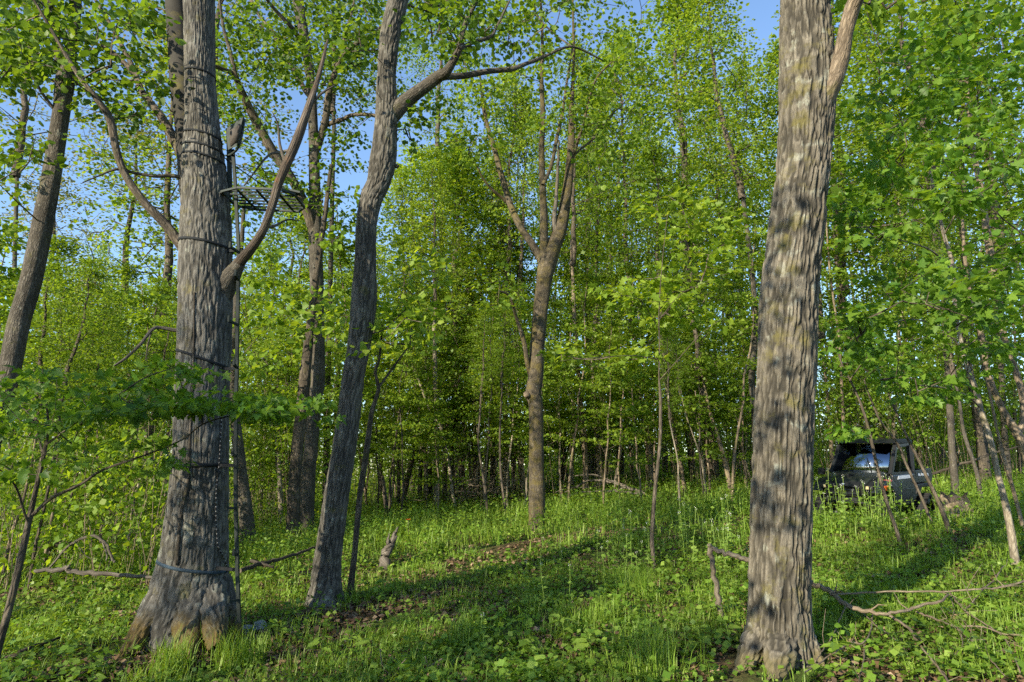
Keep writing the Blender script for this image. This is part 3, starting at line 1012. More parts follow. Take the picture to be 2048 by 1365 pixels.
# the traced trunks, left to right
W('wood_tree', 'slim trunk among the shrubs, second upright left of the strapped trunk', [(182, 1024, 9), (186, 950, 8), (187, 911, 8), (187, 847, 7), (186, 760, 6)], 'bark_tan', 470, 3, 0.9)
W('wood_tree', 'thin mottled stem leaning right, close to the left of the mossy root', [(247, 1120, 8), (258, 1066, 7), (267, 1008, 6), (280, 960, 6), (290, 911, 5), (300, 850, 4)], 'bark_pale', 560, 3, 0.6, cb=0.5)
W('wood_tree', 'dark slanting stem crossing the shrubs beside the arched dead branch', [(222, 1088, 7), (232, 1030, 7), (245, 982, 6), (262, 940, 5), (274, 863, 5)], 'bark_dark', 520, 0, 0.8, cb=0.5)
W('wood_tree', 'dark stem pair partner standing in the bright gap left of the strapped trunk', [(276, 1066, 8), (273, 1017, 8), (268, 960, 7), (262, 900, 6)], 'bark_dark', 500, 2, 0.8)
W('wood_tree', 'thin leaning stem in the bright gap nearest the strapped trunk', [(296, 1059, 5), (306, 1014, 5), (318, 950, 5), (326, 880, 4)], 'bark_dark', 540, 0, 0.7, cb=0.5)
W('wood_tree', 'slender wavy stem touching the left outline of the strapped trunk', [(317, 1110, 6), (322, 1056, 5), (329, 1001, 5), (333, 960, 5), (336, 900, 4)], 'bark_tan', 640, 3, 0.5, cb=0.55)
W('wood_tree', 'pale sapling stem leaning right at the far left in front of the root mass', [(84, 1150, 8), (100, 1056, 7), (111, 992, 6), (116, 900, 5), (122, 800, 4)], 'bark_tan', 560, 3, 0.6, cb=0.55)
W('wood_tree', 'leaning brown stem crossing behind the near left sapling', [(58, 1179, 8), (69, 1104, 8), (87, 1024, 7), (106, 927, 6), (112, 860, 5)], 'bark_dark', 560, 0, 0.6, cb=0.6)
W('wood_tree', 'thin stem leaning far right over the fallen log', [(108, 1140, 6), (129, 1050, 5), (151, 960, 5), (168, 900, 4), (180, 840, 3)], 'bark_tan', 600, 3, 0.5, cb=0.6)
W('wood_tree', 'leftmost leaning sapling stem, low at the frame edge', [(3, 1166, 9), (22, 1072, 8), (42, 1017, 7), (64, 927, 6), (75, 850, 5)], 'bark_tan', 560, 0, 0.6, cb=0.6)
W('wood_tree', 'slim pole stem between the climbing stick and the furrowed brown trunk', [(562, 1040, 9), (566, 990, 9), (568, 900, 8), (572, 800, 6)], 'bark_tan', 420, 2, 0.9, Y=21)
W('wood_tree', 'pale broken-topped pole behind the furrowed brown trunk', [(560, 1060, 11), (561, 1000, 11), (558, 930, 10), (556, 905, 8)], 'bark_pale', 600, 3, 0.5, Y=19)
W('wood_tree', 'thin stem rising between leaning trunk and twin trunks behind the stand', [(520, 1065, 5), (524, 990, 5), (528, 900, 4), (530, 800, 4)], 'bark_pale', 480, 0, 0.8, Y=22)
W('wood_tree', 'short reddish snag stem in the grass right of the slanting tree', [(775, 1042, 9), (771, 1000, 9), (768, 975, 8), (764, 950, 7)], 'bark_dark', nocrown=True, top=900)
W('wood_tree', 'straight slim trunk right of the slanting grey tree, beside the dark slanting one', [(797, 1012, 8), (797, 905, 7), (795, 860, 6), (794, 800, 6)], 'bark_grey', 450, 1, 0.65, Y=25)
W('wood_tree', 'dark trunk slanting right out of the grass behind the orange marker', [(805, 1010, 11), (814, 964, 10), (825, 920, 9), (831, 882, 8), (838, 830, 7)], 'bark_dark', 540, 4, 0.6, Y=25)
W('wood_tree', 'stout shaded trunk just left of the pale straight pole', [(858, 1004, 17), (855, 934, 16), (843, 890, 15), (836, 817, 13), (832, 780, 12)], 'bark_dark', 330, 4, 0.9, Y=29)
W('wood_tree', 'pale straight pole-like trunk sunlit left of the brush pile', [(872, 1018, 14), (873, 960, 12), (872, 852, 11), (870, 730, 9), (868, 640, 8)], 'bark_pale', 270, 1, 1.0, Y=24)
W('wood_tree', 'crooked thin pale stem leaning left above the brush pile', [(913, 1026, 6), (904, 978, 6), (895, 911, 6), (878, 846, 6), (857, 814, 5), (842, 773, 5), (825, 732, 4)], 'bark_pale', 560, 3, 0.5, cb=0.6)
W('wood_tree', 'bent slim stem growing through the brush pile', [(933, 1003, 7), (941, 964, 7), (937, 900, 6), (928, 861, 5), (918, 800, 4)], 'bark_tan', 520, 0, 0.6, Y=26)
W('wood_tree', 'dark shaded trunk standing behind the brush pile', [(926, 985, 13), (922, 930, 13), (919, 888, 12), (916, 840, 11)], 'bark_dark', 270, 4, 1.2, Y=33)
W('wood_tree', 'thin crooked stem in front of the brush pile', [(974, 1042, 5), (973, 1000, 5), (966, 952, 5), (958, 900, 4)], 'bark_dark', 600, 3, 0.5, cb=0.6)
W('wood_tree', 'dark leaning trunk at the right end of the brush pile', [(966, 985, 10), (971, 950, 10), (975, 905, 9), (980, 850, 7)], 'bark_dark', 300, 0, 1.0, Y=30)
W('wood_tree', 'dark straight trunk standing a step right of the brush pile', [(984, 998, 12), (986, 920, 11), (988, 876, 11), (987, 790, 9)], 'bark_dark', 260, 4, 1.1, Y=29)
W('wood_tree', 'wavy dark sapling stem with its foot in the grass left of the middle tree', [(1014, 1036, 7), (1005, 978, 6), (1001, 934, 5), (1000, 860, 4), (1004, 780, 3)], 'bark_dark', 560, 3, 0.6, cb=0.6)
W('wood_tree', 'sunlit mottled trunk, second to the left of the middle tree', [(1017, 1004, 15), (1012, 934, 14), (1012, 870, 12), (1010, 823, 11), (1012, 744, 9), (1013, 650, 7)], 'bark_pale', 120, 1, 1.2, Y=27)
W('wood_tree', 'thin pale trunk squeezed between two sunlit trunks left of the middle tree', [(1028, 994, 8), (1026, 930, 8), (1024, 860, 7)], 'bark_pale', 200, 0, 1.0, Y=31)
W('wood_tree', 'bright cream trunk slanting left directly behind the middle tree', [(1051, 1000, 15), (1042, 934, 12), (1037, 876, 10), (1033, 817, 8), (1029, 759, 7)], 'bark_pale', 160, 4, 1.1, Y=27)
W('wood_tree', 'straight grey trunk beside the dead branch arch, right of the middle tree', [(1171, 1010, 14), (1171, 936, 12), (1168, 868, 10), (1161, 801, 9), (1157, 750, 9), (1149, 639, 8), (1146, 558, 7), (1143, 480, 6)], 'bark_tan', 60, 2, 1.1, Y=24)
W('wood_tree', 'pale thin trunk behind the dead branch arch', [(1201, 998, 9), (1198, 946, 8), (1195, 895, 8), (1190, 840, 7)], 'bark_pale', 150, 1, 1.0, Y=27)
W('wood_tree', 'reddish pale trunk showing above the dead branch arch', [(1178, 985, 8), (1178, 922, 7), (1177, 830, 8), (1176, 734, 9), (1175, 640, 7)], 'bark_pale', 100, 3, 1.1, Y=33)
W('wood_tree', 'fork-topped trunk behind the lone sapling at the clearing edge', [(1301, 982, 17), (1299, 919, 15), (1296, 882, 14), (1284, 818, 11), (1277, 767, 10), (1272, 720, 9), (1266, 660, 7)], 'bark_pale', 40, 0, 1.1, Y=26)
W('wood_tree', 'slim brown trunk leaning left between lone sapling and big dark trunk', [(1371, 998, 9), (1365, 953, 8), (1356, 902, 7), (1339, 818, 6), (1329, 757, 6), (1320, 700, 5)], 'bark_tan', 250, 2, 0.9, Y=22)
W('wood_tree', 'whip-thin pale stem between lone sapling and big dark trunk', [(1360, 1022, 4), (1357, 960, 4), (1355, 919, 3), (1345, 870, 3)], 'bark_pale', 640, 3, 0.4, cb=0.6)
W('wood_tree', 'stout dark trunk in the shade left of the big ridged trunk', [(1430, 982, 32), (1426, 950, 27), (1422, 902, 24), (1414, 852, 21), (1407, 818, 17), (1403, 750, 13), (1398, 680, 11)], 'bark_dark', 10, 2, 1.3, Y=25, segs=14)
W('wood_tree', 'tan sapling trunk leaning left right beside the stout dark trunk', [(1464, 998, 10), (1454, 943, 9), (1444, 902, 9), (1430, 855, 8), (1420, 825, 7), (1410, 780, 6)], 'bark_tan', 330, 0, 0.8, Y=20)
W('wood_tree', 'whip-thin pale stem just left of the stout dark trunk', [(1414, 998, 4), (1403, 922, 4), (1390, 882, 3), (1375, 840, 3)], 'bark_pale', 620, 3, 0.4, cb=0.6)
W('wood_tree', 'grey trunk half hidden by the left side of the big ridged trunk, forked high', [(1515, 985, 15), (1512, 900, 14), (1508, 818, 13), (1503, 750, 14), (1509, 687, 12), (1509, 610, 11), (1502, 526, 10), (1486, 397, 9), (1480, 340, 8)], 'bark_grey', -60, 4, 1.0, Y=19)
W('wood_tree', 'thin pale pole left of the ridged trunk at the skyline of grass', [(1481, 950, 5), (1480, 880, 5), (1479, 800, 4)], 'bark_pale', 120, 1, 0.9, Y=33)
W('wood_tree', 'pale pole in the distance left of the ridged trunk, second of a close pair', [(1492, 947, 5), (1490, 900, 5), (1487, 820, 4)], 'bark_pale', 100, 0, 0.9, Y=36)
W('wood_tree', 'tan trunk behind the left corner of the black vehicle', [(1665, 985, 9), (1662, 880, 9), (1657, 830, 8), (1650, 740, 7)], 'bark_tan', 60, 2, 1.0, Y=22)
W('wood_tree', 'tan trunk rising behind the roof of the black vehicle', [(1772, 960, 9), (1766, 870, 9), (1750, 810, 8), (1732, 765, 7), (1710, 700, 6)], 'bark_tan', 120, 0, 1.0, Y=23)
W('wood_tree', 'hollow brown snag trunk uphill to the right of the stump', [(1966, 922, 26), (1962, 880, 24), (1955, 830, 22), (1946, 780, 20), (1938, 740, 17), (1930, 660, 14)], 'bark_dark', 0, 2, 1.2, Y=19, segs=14)
W('wood_tree', 'thin grey stem leaning left above the stump', [(1958, 960, 10), (1944, 916, 9), (1927, 863, 8), (1919, 805, 7), (1907, 744, 6), (1900, 690, 5)], 'bark_grey', 260, 3, 0.7, Y=16)
W('wood_tree', 'slim tan stem at the right frame edge on the slope', [(2048, 1062, 9), (2026, 978, 9), (2009, 920, 8), (1993, 855, 7), (1980, 790, 6)], 'bark_tan', 330, 0, 0.7, Y=10.5, cb=0.5)
W('wood_tree', 'lightly leaning trunk high on the slope behind the vehicle', [(1840, 935, 11), (1835, 850, 11), (1828, 760, 10), (1824, 640, 9)], 'bark_tan', -40, 4, 1.2, Y=28)
W('wood_tree', 'dark trunk seen high between ridged trunk and right saplings', [(1905, 930, 16), (1900, 820, 15), (1893, 700, 14), (1885, 560, 13), (1868, 420, 11), (1850, 300, 10)], 'bark_grey', -120, 0, 1.2, Y=17)
W('wood_tree', 'grey trunk of the far middle wood in the gap right of the middle tree', [(1245, 975, 9), (1243, 900, 9), (1238, 800, 8)], 'bark_grey', 60, 4, 1.2, Y=34)
W('wood_tree', 'tall far trunk crowned with the bright foliage left of the middle tree', [(905, 972, 10), (903, 900, 10), (900, 800, 9)], 'bark_grey', 275, 1, 1.5, Y=27, cb=0.22)
W('wood_tree', 'far trunk under the pale crown directly right of the slanting tree', [(760, 985, 9), (762, 900, 9), (764, 800, 8)], 'bark_grey', 470, 4, 1.2, Y=36)
W('wood_tree', 'far trunk whose low crown shows between the twin and slanting trunks', [(668, 1000, 9), (670, 900, 9), (672, 780, 8)], 'bark_grey', 480, 1, 1.2, Y=34)
W('wood_tree', 'tall far trunk whose crown fills the sky left of the ridged trunk', [(1385, 960, 11), (1383, 860, 10), (1380, 740, 9)], 'bark_grey', 20, 0, 1.3, Y=32)
W('wood_tree', 'olive-crowned young tree far behind the leaning stem at the left', [(70, 1030, 9), (72, 920, 8), (76, 800, 7)], 'bark_grey', 330, 5, 1.3, Y=24)
W('wood_tree', 'olive-crowned young tree behind the left boughs of the strapped trunk', [(235, 1020, 9), (232, 900, 8), (230, 780, 7)], 'bark_grey', 210, 5, 1.4, Y=26)
W('wood_tree', 'green-crowned tree rising just left of the strapped trunk', [(310, 1020, 11), (308, 900, 10), (305, 760, 9)], 'bark_grey', 30, 0, 1.2, Y=22)
W('wood_tree', 'leafy tree filling the low left beneath the leaning stem', [(130, 1035, 10), (128, 930, 9), (126, 800, 8)], 'bark_grey', 440, 2, 1.2, Y=19)
W('wood_tree', 'leafy tree between the strapped trunk and the forked trunk', [(540, 1020, 9), (541, 920, 9), (543, 800, 8)], 'bark_grey', 380, 4, 1.2, Y=27)
W('wood_tree', 'tall tree whose foliage shows right of the ridged trunk above the vehicle', [(1700, 950, 11), (1698, 850, 11), (1694, 700, 10)], 'bark_grey', -100, 3, 1.3, Y=26)
W('wood_tree', 'tall tree closing the upper right corner of the wood', [(2010, 900, 14), (2004, 760, 13), (1990, 560, 12)], 'bark_grey', -200, 2, 1.3, Y=20)

W('wood_tree', 'bright-crowned tree seen right above the brush pile in the distance', [(955, 978, 9), (953, 900, 9), (950, 800, 8)], 'bark_grey', 275, 4, 1.25, Y=29, cb=0.3)
W('wood_tree', 'bright-crowned tree in the distance between slanting tree and pale pole', [(840, 980, 9), (842, 900, 9), (845, 800, 8)], 'bark_grey', 275, 1, 1.2, Y=30.5, cb=0.3)
W('wood_tree', 'bright-crowned tree in the distance just right of the middle tree', [(1125, 975, 9), (1127, 900, 9), (1128, 800, 8)], 'bark_grey', 275, 4, 1.0, Y=31, cb=0.3)
W('wood_tree', 'tall tree hidden low behind the strapped trunk, olive leaves showing above it', [(430, 1010, 12), (428, 800, 11), (425, 500, 10), (420, 300, 8)], 'bark_grey', -190, 5, 1.5, Y=20, cb=0.55)
W('wood_tree', 'tall tree behind the forked trunk with leaves high against the sky', [(650, 1005, 12), (655, 800, 11), (662, 500, 10), (668, 250, 8)], 'bark_grey', -170, 0, 1.2, Y=22, cb=0.66)
W('wood_tree', 'tall slim tree whose crown tops the gap between slanting and middle trees', [(890, 985, 10), (888, 800, 10), (884, 500, 9), (880, 330, 7)], 'bark_grey', -80, 2, 1.3, Y=31, cb=0.62)
W('wood_tree', 'tall tree at the far left whose leaves fringe the upper sky', [(20, 1010, 12), (24, 800, 11), (30, 500, 10), (36, 300, 8)], 'bark_grey', -120, 5, 1.2, Y=22, cb=0.6)

# unseen trees added behind the viewpoint to block the sun and dapple the clearing
SHADE = [(-15.5, -9.0, 13, 2), (-20.0, 1.0, 12, 4)]
for i, (x, y, H, v) in enumerate(SHADE):
    z = float(ground(x, y))
    b = np.array([x, y, z])
    root = empty('wood_tree', b)
    tag(root, 'unseen maple added behind the viewpoint to cast shade, outside the picture', 'tree', 'trees outside the picture')
    rg = np.random.default_rng(700 + i)
    n = 9
    P = b + np.column_stack([np.cumsum(rg.normal(size=n)) * 0.05, np.cumsum(rg.normal(size=n)) * 0.05, np.linspace(-0.2, H * 0.45, n)])
    mb = MB()
    mb.tube(P, np.linspace(0.2, 0.12, n), 9, 0, True, lumps(900 + i, 0.05, 0.3))
    mb.build('trunk', M['bark_grey'], root, b)
    put_crown(root, b, P[-1] - np.array([0, 0, H * 0.12]), np.array([0, 0, 1.0]), v, 1.15, H * 0.068, i * 1.1)

# ------------------------------------------------------------------ understory saplings
def sapling_meshes(seed, H, ncl, nleaf, Rr, leaf, size, lo=0.28):
    rng = np.random.default_rng(seed)
    n = 12
    zz = np.linspace(-0.1, H, n)
    lean = rng.normal(size=2) * 0.05
    ax = np.column_stack([np.cumsum(rng.normal(size=n)) * 0.05 + lean[0] * zz, np.cumsum(rng.normal(size=n)) * 0.05 + lean[1] * zz, zz])
    ax[:, :2] -= ax[0, :2]
    C = []
    tiers = lo + (1 - lo) * (np.arange(8) + rng.random(8) * 0.7) / 8.0
    while len(C) < ncl:
        t = tiers[rng.integers(8)] + rng.normal() * 0.012
        a = rng.random() * 6.283
        rad = Rr * (1.15 - t) ** 0.7 * math.sqrt(rng.random()) * (0.75 + 0.4 * math.sin(3 * a + t * 9))
        z = H * t
        C.append([np.interp(z, zz, ax[:, 0]) + rad * math.cos(a), np.interp(z, zz, ax[:, 1]) + rad * math.sin(a), z + 0.12 * rad])
    C = np.array(C)
    pos, paths, cnt, outs = grow(rng, ax[3:], C, up=1.2, step=0.6)
    st = MB()
    st.tube(ax, np.linspace(0.038, 0.008, n) * (H / 6.0) ** 0.5, 7, 0, True, lumps(seed, 0.06), seed)
    mb = MB()
    add_twigs(mb, pos, paths, cnt, 1, 0.0035, 5, 0.03)
    lp, ld, ln, ls = cluster_leaves(rng, C, outs, nleaf, 0.36, size, 0.22, 0.45)
    add_leaves(mb, lp, ld, ln, ls, T_MID, 0)
    return st, mb.mesh('sapling_crown', [M[leaf], M['bark_limb']])


SAP = []
for i, (H, n, l, rr, lf, sz) in enumerate([(6.5, 75, 17, 1.9, 'leaf_under', 0.085), (5.0, 60, 17, 1.7, 'leaf', 0.085), (7.5, 85, 17, 2.0, 'leaf_bright', 0.085), (4.0, 50, 16, 1.6, 'leaf_under', 0.08), (8.5, 95, 16, 2.2, 'leaf', 0.085)]):
    st, cm = sapling_meshes(300 + i, H, n, l + 6, rr, lf, sz)
    SAP.append([{b: st.mesh('sapling_stem', [M[b]]) for b in ('bark_tan', 'bark_dark', 'bark_pale')}, cm, H])


def put_sapling(x, y, var, s, rot, bark, label, group, name='understory_sapling'):
    z = float(ground(x, y))
    root = empty(name, (x, y, z))
    root.rotation_euler = (random.gauss(0, 0.05), random.gauss(0, 0.05), rot)
    root.scale = (s, s, s)
    tag(root, label, 'sapling', group)
    link('stem', SAP[var][0][bark], root)
    link('crown', SAP[var][1], root)
    return root


random.seed(77)
spots = []


ORD = ('first second third fourth fifth sixth seventh eighth ninth tenth eleventh twelfth thirteenth fourteenth fifteenth sixteenth seventeenth eighteenth nineteenth twentieth '
       'twenty-first twenty-second twenty-third twenty-fourth twenty-fifth').split()


def sap_region(n, u0, u1, y0, y1, dmin, label, group, smin=0.75, smax=1.25, vars_=(0, 1, 2, 3, 4), zmax=None):
    k = 0
    made = []
    tries = 0
    while k < n and tries < n * 60:
        tries += 1
        y = y0 + (y1 - y0) * random.random()
        u = u0 + (u1 - u0) * random.random()
        x = (u - 1024) / FPX * y * 1.02
        if any((x - a) ** 2 + (y - b) ** 2 < dmin ** 2 for a, b in spots):
            continue
        spots.append((x, y))
        bk = random.choice(['bark_tan', 'bark_tan', 'bark_dark', 'bark_pale'])
        made.append((x / y, bk, put_sapling(x, y, random.choice(vars_), smin + (smax - smin) * random.random(), random.random() * 6.28, bk, label, group)))
        k += 1
    for i, (_u, bk, o) in enumerate(sorted(made, key=lambda m: m[0])):
        o['label'] = '%s-stemmed %s, %s from the left there' % ({'bark_tan': 'tan', 'bark_dark': 'dark', 'bark_pale': 'pale'}[bk], label, ORD[i])


sap_region(16, -60, 330, 11, 26, 1.3, 'sapling in the thicket left of the strapped trunk', 'saplings in the left thicket', vars_=(0, 1, 3))
sap_region(10, 480, 700, 17, 32, 1.5, 'sapling between strapped and slanting trunks', 'saplings behind the stand')
sap_region(22, 740, 1070, 25, 42, 1.5, 'sapling deep in the wood left of the middle tree', 'saplings left of the middle tree', 0.9, 1.5)
sap_region(24, 1080, 1520, 23, 42, 1.5, 'sapling deep between middle tree and ridged trunk', 'saplings right of the middle tree', 0.9, 1.5)
sap_region(11, 760, 1060, 19.5, 24, 1.2, 'sapling at clearing edge left of the middle tree', 'saplings at the clearing edge', 0.7, 1.05, (2, 1, 2))
sap_region(12, 1120, 1500, 18.5, 23, 1.2, 'sapling at clearing edge right of the middle tree', 'saplings at the clearing edge', 0.7, 1.05, (2, 1, 2))
sap_region(20, 1640, 2120, 20, 36, 1.5, 'sapling on the slope behind the vehicle', 'saplings on the right slope', 0.9, 1.5)

# unseen saplings added between the viewpoint and the low sun to shade the foreground
for i, (x, y, v, s) in enumerate([(-5.2, -1.2, 0, 0.72), (-8.6, -3.4, 2, 0.75), (-2.6, -1.4, 3, 0.9), (-4.4, 1.4, 1, 0.82), (-6.2, -3.0, 0, 0.75), (-1.4, -3.6, 3, 1.0), (0.4, -5.2, 1, 0.95), (-3.3, -0.3, 4, 0.9)]):
    put_sapling(x, y, v, s, i * 1.3, 'bark_tan', 'unseen sapling added behind the viewpoint to cast shade, outside the picture', 'saplings outside the picture')

# ------------------------------------------------------------------ far wood and undergrowth that read as one mass
def far_wood():
    rng = np.random.default_rng(41)
    mb = MB()
    n = 0
    while n < 150:
        Y = 41 + 34 * rng.random() ** 1.2
        u = rng.uniform(-90, 2140)
        x = (u - 1024) / FPX * Y
        z = float(ground(x, Y))
        # height of the wood's outline as seen across the picture
        top = np.interp(u, [0, 350, 640, 760, 900, 1060, 1200, 2048], [480, 470, 450, 420, 330, 300, 190, 120]) + rng.uniform(-10, 130)
        H = at(1024, top, Y)[2] - z
        b = np.array([x, Y, z])
        k = 6
        lean = rng.normal(size=2) * 0.03
        ax = b + np.column_stack([lean[0] * np.linspace(0, H, k) + rng.normal(size=k) * 0.1, lean[1] * np.linspace(0, H, k), np.linspace(-0.3, H * 0.9, k)])
        mb.tube(ax, np.linspace(0.17, 0.04, k) * rng.uniform(0.6, 1.3), 5, 1, False, seed=n * 1.0)
        nl = 900
        t = rng.random(nl) ** 0.8
        rad = 2.6 * np.sin(np.pi * (0.12 + 0.86 * t) ** 0.8) ** 0.6 * np.sqrt(rng.random(nl))
        a = rng.random(nl) * 6.283
        p = b + np.column_stack([rad * np.cos(a), rad * np.sin(a), H * (0.12 + 0.88 * t)])
        c = 60
        g = p[rng.integers(0, nl, c)]
        p = p * 0.35 + g[rng.integers(0, c, nl)] * 0.65
        add_leaves(mb, p, rng.normal(size=(nl, 3)), rng.normal(size=(nl, 3)) * 0.6 + np.array([0, 0, 1]), rng.uniform(0.13, 0.25, nl), T_QUAD, 0)
        n += 1
    # low growth closing the foot of the far wood
    nl = 120000
    Y = 44 + 30 * rng.random(nl)
    u = rng.uniform(-90, 2140, nl)
    x = (u - 1024) / FPX * Y
    h = rng.random(nl) ** 1.2 * 8.0 * (0.6 + 0.4 * np.sin(x * 0.8 + 0.6 * Y) * np.sin(Y * 0.7))
    p = np.column_stack([x, Y, ground(x, Y) + h])
    add_leaves(mb, p, rng.normal(size=(nl, 3)), rng.normal(size=(nl, 3)) * 0.6 + np.array([0, 0, 1]), rng.uniform(0.12, 0.24, nl), T_QUAD, 0)
    nl = 45000
    Y = 40 + 22 * rng.random(nl)
    u = rng.uniform(-90, 2140, nl)
    x = (u - 1024) / FPX * Y
    p = np.column_stack([x, Y, ground(x, Y) + rng.random(nl) ** 1.3 * 3.2])
    add_leaves(mb, p, rng.normal(size=(nl, 3)), rng.normal(size=(nl, 3)) * 0.6 + np.array([0, 0, 1]), rng.uniform(0.12, 0.24, nl), T_QUAD, 0)
    Y = 30 + 10 * rng.random(nl)
    u = rng.uniform(-90, 2140, nl)
    x = (u - 1024) / FPX * Y
    h = 2.4 + rng.random(nl) * 7.0
    p = np.column_stack([x, Y, ground(x, Y) + h])
    g = p[rng.integers(0, nl, 3500)]
    q = g[rng.integers(0, 3500, nl)] + rng.normal(size=(nl, 3)) * np.array([0.45, 0.45, 0.18])
    add_leaves(mb, q, rng.normal(size=(nl, 3)), rng.normal(size=(nl, 3)) * 0.6 + np.array([0, 0, 1]), rng.uniform(0.08, 0.15, nl), T_QUAD, 0)
    o = mb.build('far_wood', [M['leaf_bright'], M['bark_grey']])
    tag(o, 'distant woodland closing the view behind all the trunks', 'woods', kind='stuff')


far_wood()


def undergrowth():
    rng = np.random.default_rng(43)
    mb = MB()

    def patch(n, u0, u1, y0, y1, hmin, hmax, nl, rad, size, m, flo=0.25):
        Y = y0 + (y1 - y0) * rng.random(n)
        u = rng.uniform(u0, u1, n)
        x = (u - 1024) / FPX * Y
        z = ground(x, Y)
        H = hmin + (hmax - hmin) * rng.random(n) ** 1.4
        cs = []
        for i in range(n):
            lean = rng.normal(size=2) * 0.18
            k = 4
            tt = np.linspace(0, 1, k)
            ax = np.column_stack([x[i] + lean[0] * H[i] * tt ** 1.5, Y[i] + lean[1] * H[i] * tt ** 1.5, z[i] + H[i] * tt])
            mb.tube(ax, np.linspace(0.006, 0.003, k), 3, 1, False, seed=i * 0.3)
            for q in range(max(2, int(H[i] * 2.2))):
                f = rng.uniform(flo, 1.0)
                c = np.array([np.interp(f, tt, ax[:, j]) for j in range(3)])
                c[:2] += rng.normal(size=2) * 0.30 * min(1.5, H[i])
                cs.append(c)
        cs = np.array(cs)
        lp, ld, ln, ls = cluster_leaves(rng, cs, np.zeros_like(cs), nl, rad, size, 0.3, 0.5)
        add_leaves(mb, lp, ld, ln, ls, T_QUAD, m)

    patch(420, -60, 350, 9.5, 26, 0.7, 3.4, 15, 0.34, 0.085, 0)
    patch(110, 470, 640, 17, 30, 0.8, 4.0, 14, 0.36, 0.085, 0, 0.35)
    patch(240, 700, 1520, 27, 40, 2.6, 6.5, 18, 0.45, 0.09, 0, 0.5)
    patch(240, 1630, 2120, 21, 36, 1.4, 5.5, 15, 0.40, 0.09, 0, 0.4)
    patch(230, 720, 1520, 21.5, 28, 3.0, 7.5, 18, 0.45, 0.085, 0, 0.5)
    patch(80, 1640, 2120, 18.5, 22, 2.6, 6.5, 16, 0.42, 0.085, 0, 0.45)
    patch(70, 480, 640, 19, 24, 2.6, 6.5, 16, 0.42, 0.085, 0, 0.45)
    o = mb.build('undergrowth', [M['leaf_under'], M['bark_tan']])
    tag(o, 'leafy shrub thicket between the trunks of the wood', 'undergrowth', kind='stuff')


undergrowth()

# ------------------------------------------------------------------ ground cover
TRAIL = np.array([hit(a, b)[:2] for a, b in [(560, 1345), (700, 1262), (830, 1200), (900, 1150), (985, 1108), (1110, 1080), (1260, 1066), (1400, 1056), (1500, 1050)]])


def trail_dist(x, y):
    d = np.full(len(x), 1e9)
    for (ax, ay), (bx, by) in zip(TRAIL[:-1], TRAIL[1:]):
        vx, vy = bx - ax, by - ay
        t = np.clip(((x - ax) * vx + (y - ay) * vy) / (vx * vx + vy * vy), 0, 1)
        d = np.minimum(d, np.hypot(x - ax - t * vx, y - ay - t * vy))
    return d


def blotch(x, y, s, ph):
    return np.sin(x * s + ph) * np.sin(y * s * 1.13 + 2 * ph) * 0.5 + 0.5 * np.sin(x * s * 2.3 - y * s * 1.7 + ph * 3)


def scatter(rng, n, y0, y1, pw=1.0):
    """even in the picture: density falls with distance"""
    Y = y0 * (y1 / y0) ** (rng.random(n) ** pw)
    x = rng.uniform(-0.80, 0.80, n) * Y
    return x, Y


def keep_ground(rng, x, y, w_trail, base=1.0, s=0.9, ph=0.0, bl=0.5):
    td = trail_dist(x, y)
    near = np.zeros(len(x))
    for q in ('stand_tree', 'ridged_tree', 'curving_tree'):
        bx, by = TREES[q]['base'][:2]
        near = np.maximum(near, np.exp(-(((x - bx) / 0.55) ** 2 + ((y - by + 0.45) / 0.6) ** 2)))
    base = base * (1 - 0.92 * near)
    wid = 0.75 + 0.4 * np.sin(x * 1.3 + y)
    p = base * (1 - w_trail * np.exp(-(td / np.maximum(0.35, wid)) ** 2)) * (1 - bl + bl * 1.7 * smooth(0.36, 0.60, 0.65 * vnoise(x * s * 1.1 + 40, y * s * 1.1 + 40, 0 * x + ph, 7) + 0.35 * vnoise(x * s * 3.1 + 40, y * s * 3.1 + 40, 0 * x + ph, 8)))
    return rng.random(len(x)) < p


def litter():
    rng = np.random.default_rng(51)
    x, y = scatter(rng, 120000, 4.6, 26)
    td = trail_dist(x, y)
    p = 0.45 + 0.55 * np.exp(-(td / 0.9) ** 2)
    k = (rng.random(len(x)) < p) & (blotch(x, y, 1.7, 2.0) > -0.35)
    x, y = x[k], y[k]
    n = len(x)
    pos = np.column_stack([x, y, ground(x, y) + rng.uniform(0.008, 0.035, n)])
    d = rng.normal(size=(n, 3)) * np.array([1, 1, 0.25])
    nr = np.array([0, 0, 1.0]) + rng.normal(size=(n, 3)) * 0.45
    mb = MB()
    add_leaves(mb, pos, d, nr, rng.uniform(0.032, 0.07, n) * (0.9 + 0.025 * y), T_QUAD, 0)
    tag(mb.build('leaf_litter', M['litter']), 'dry brown fallen leaves lying along the trail and clearing', 'leaf litter', kind='stuff')


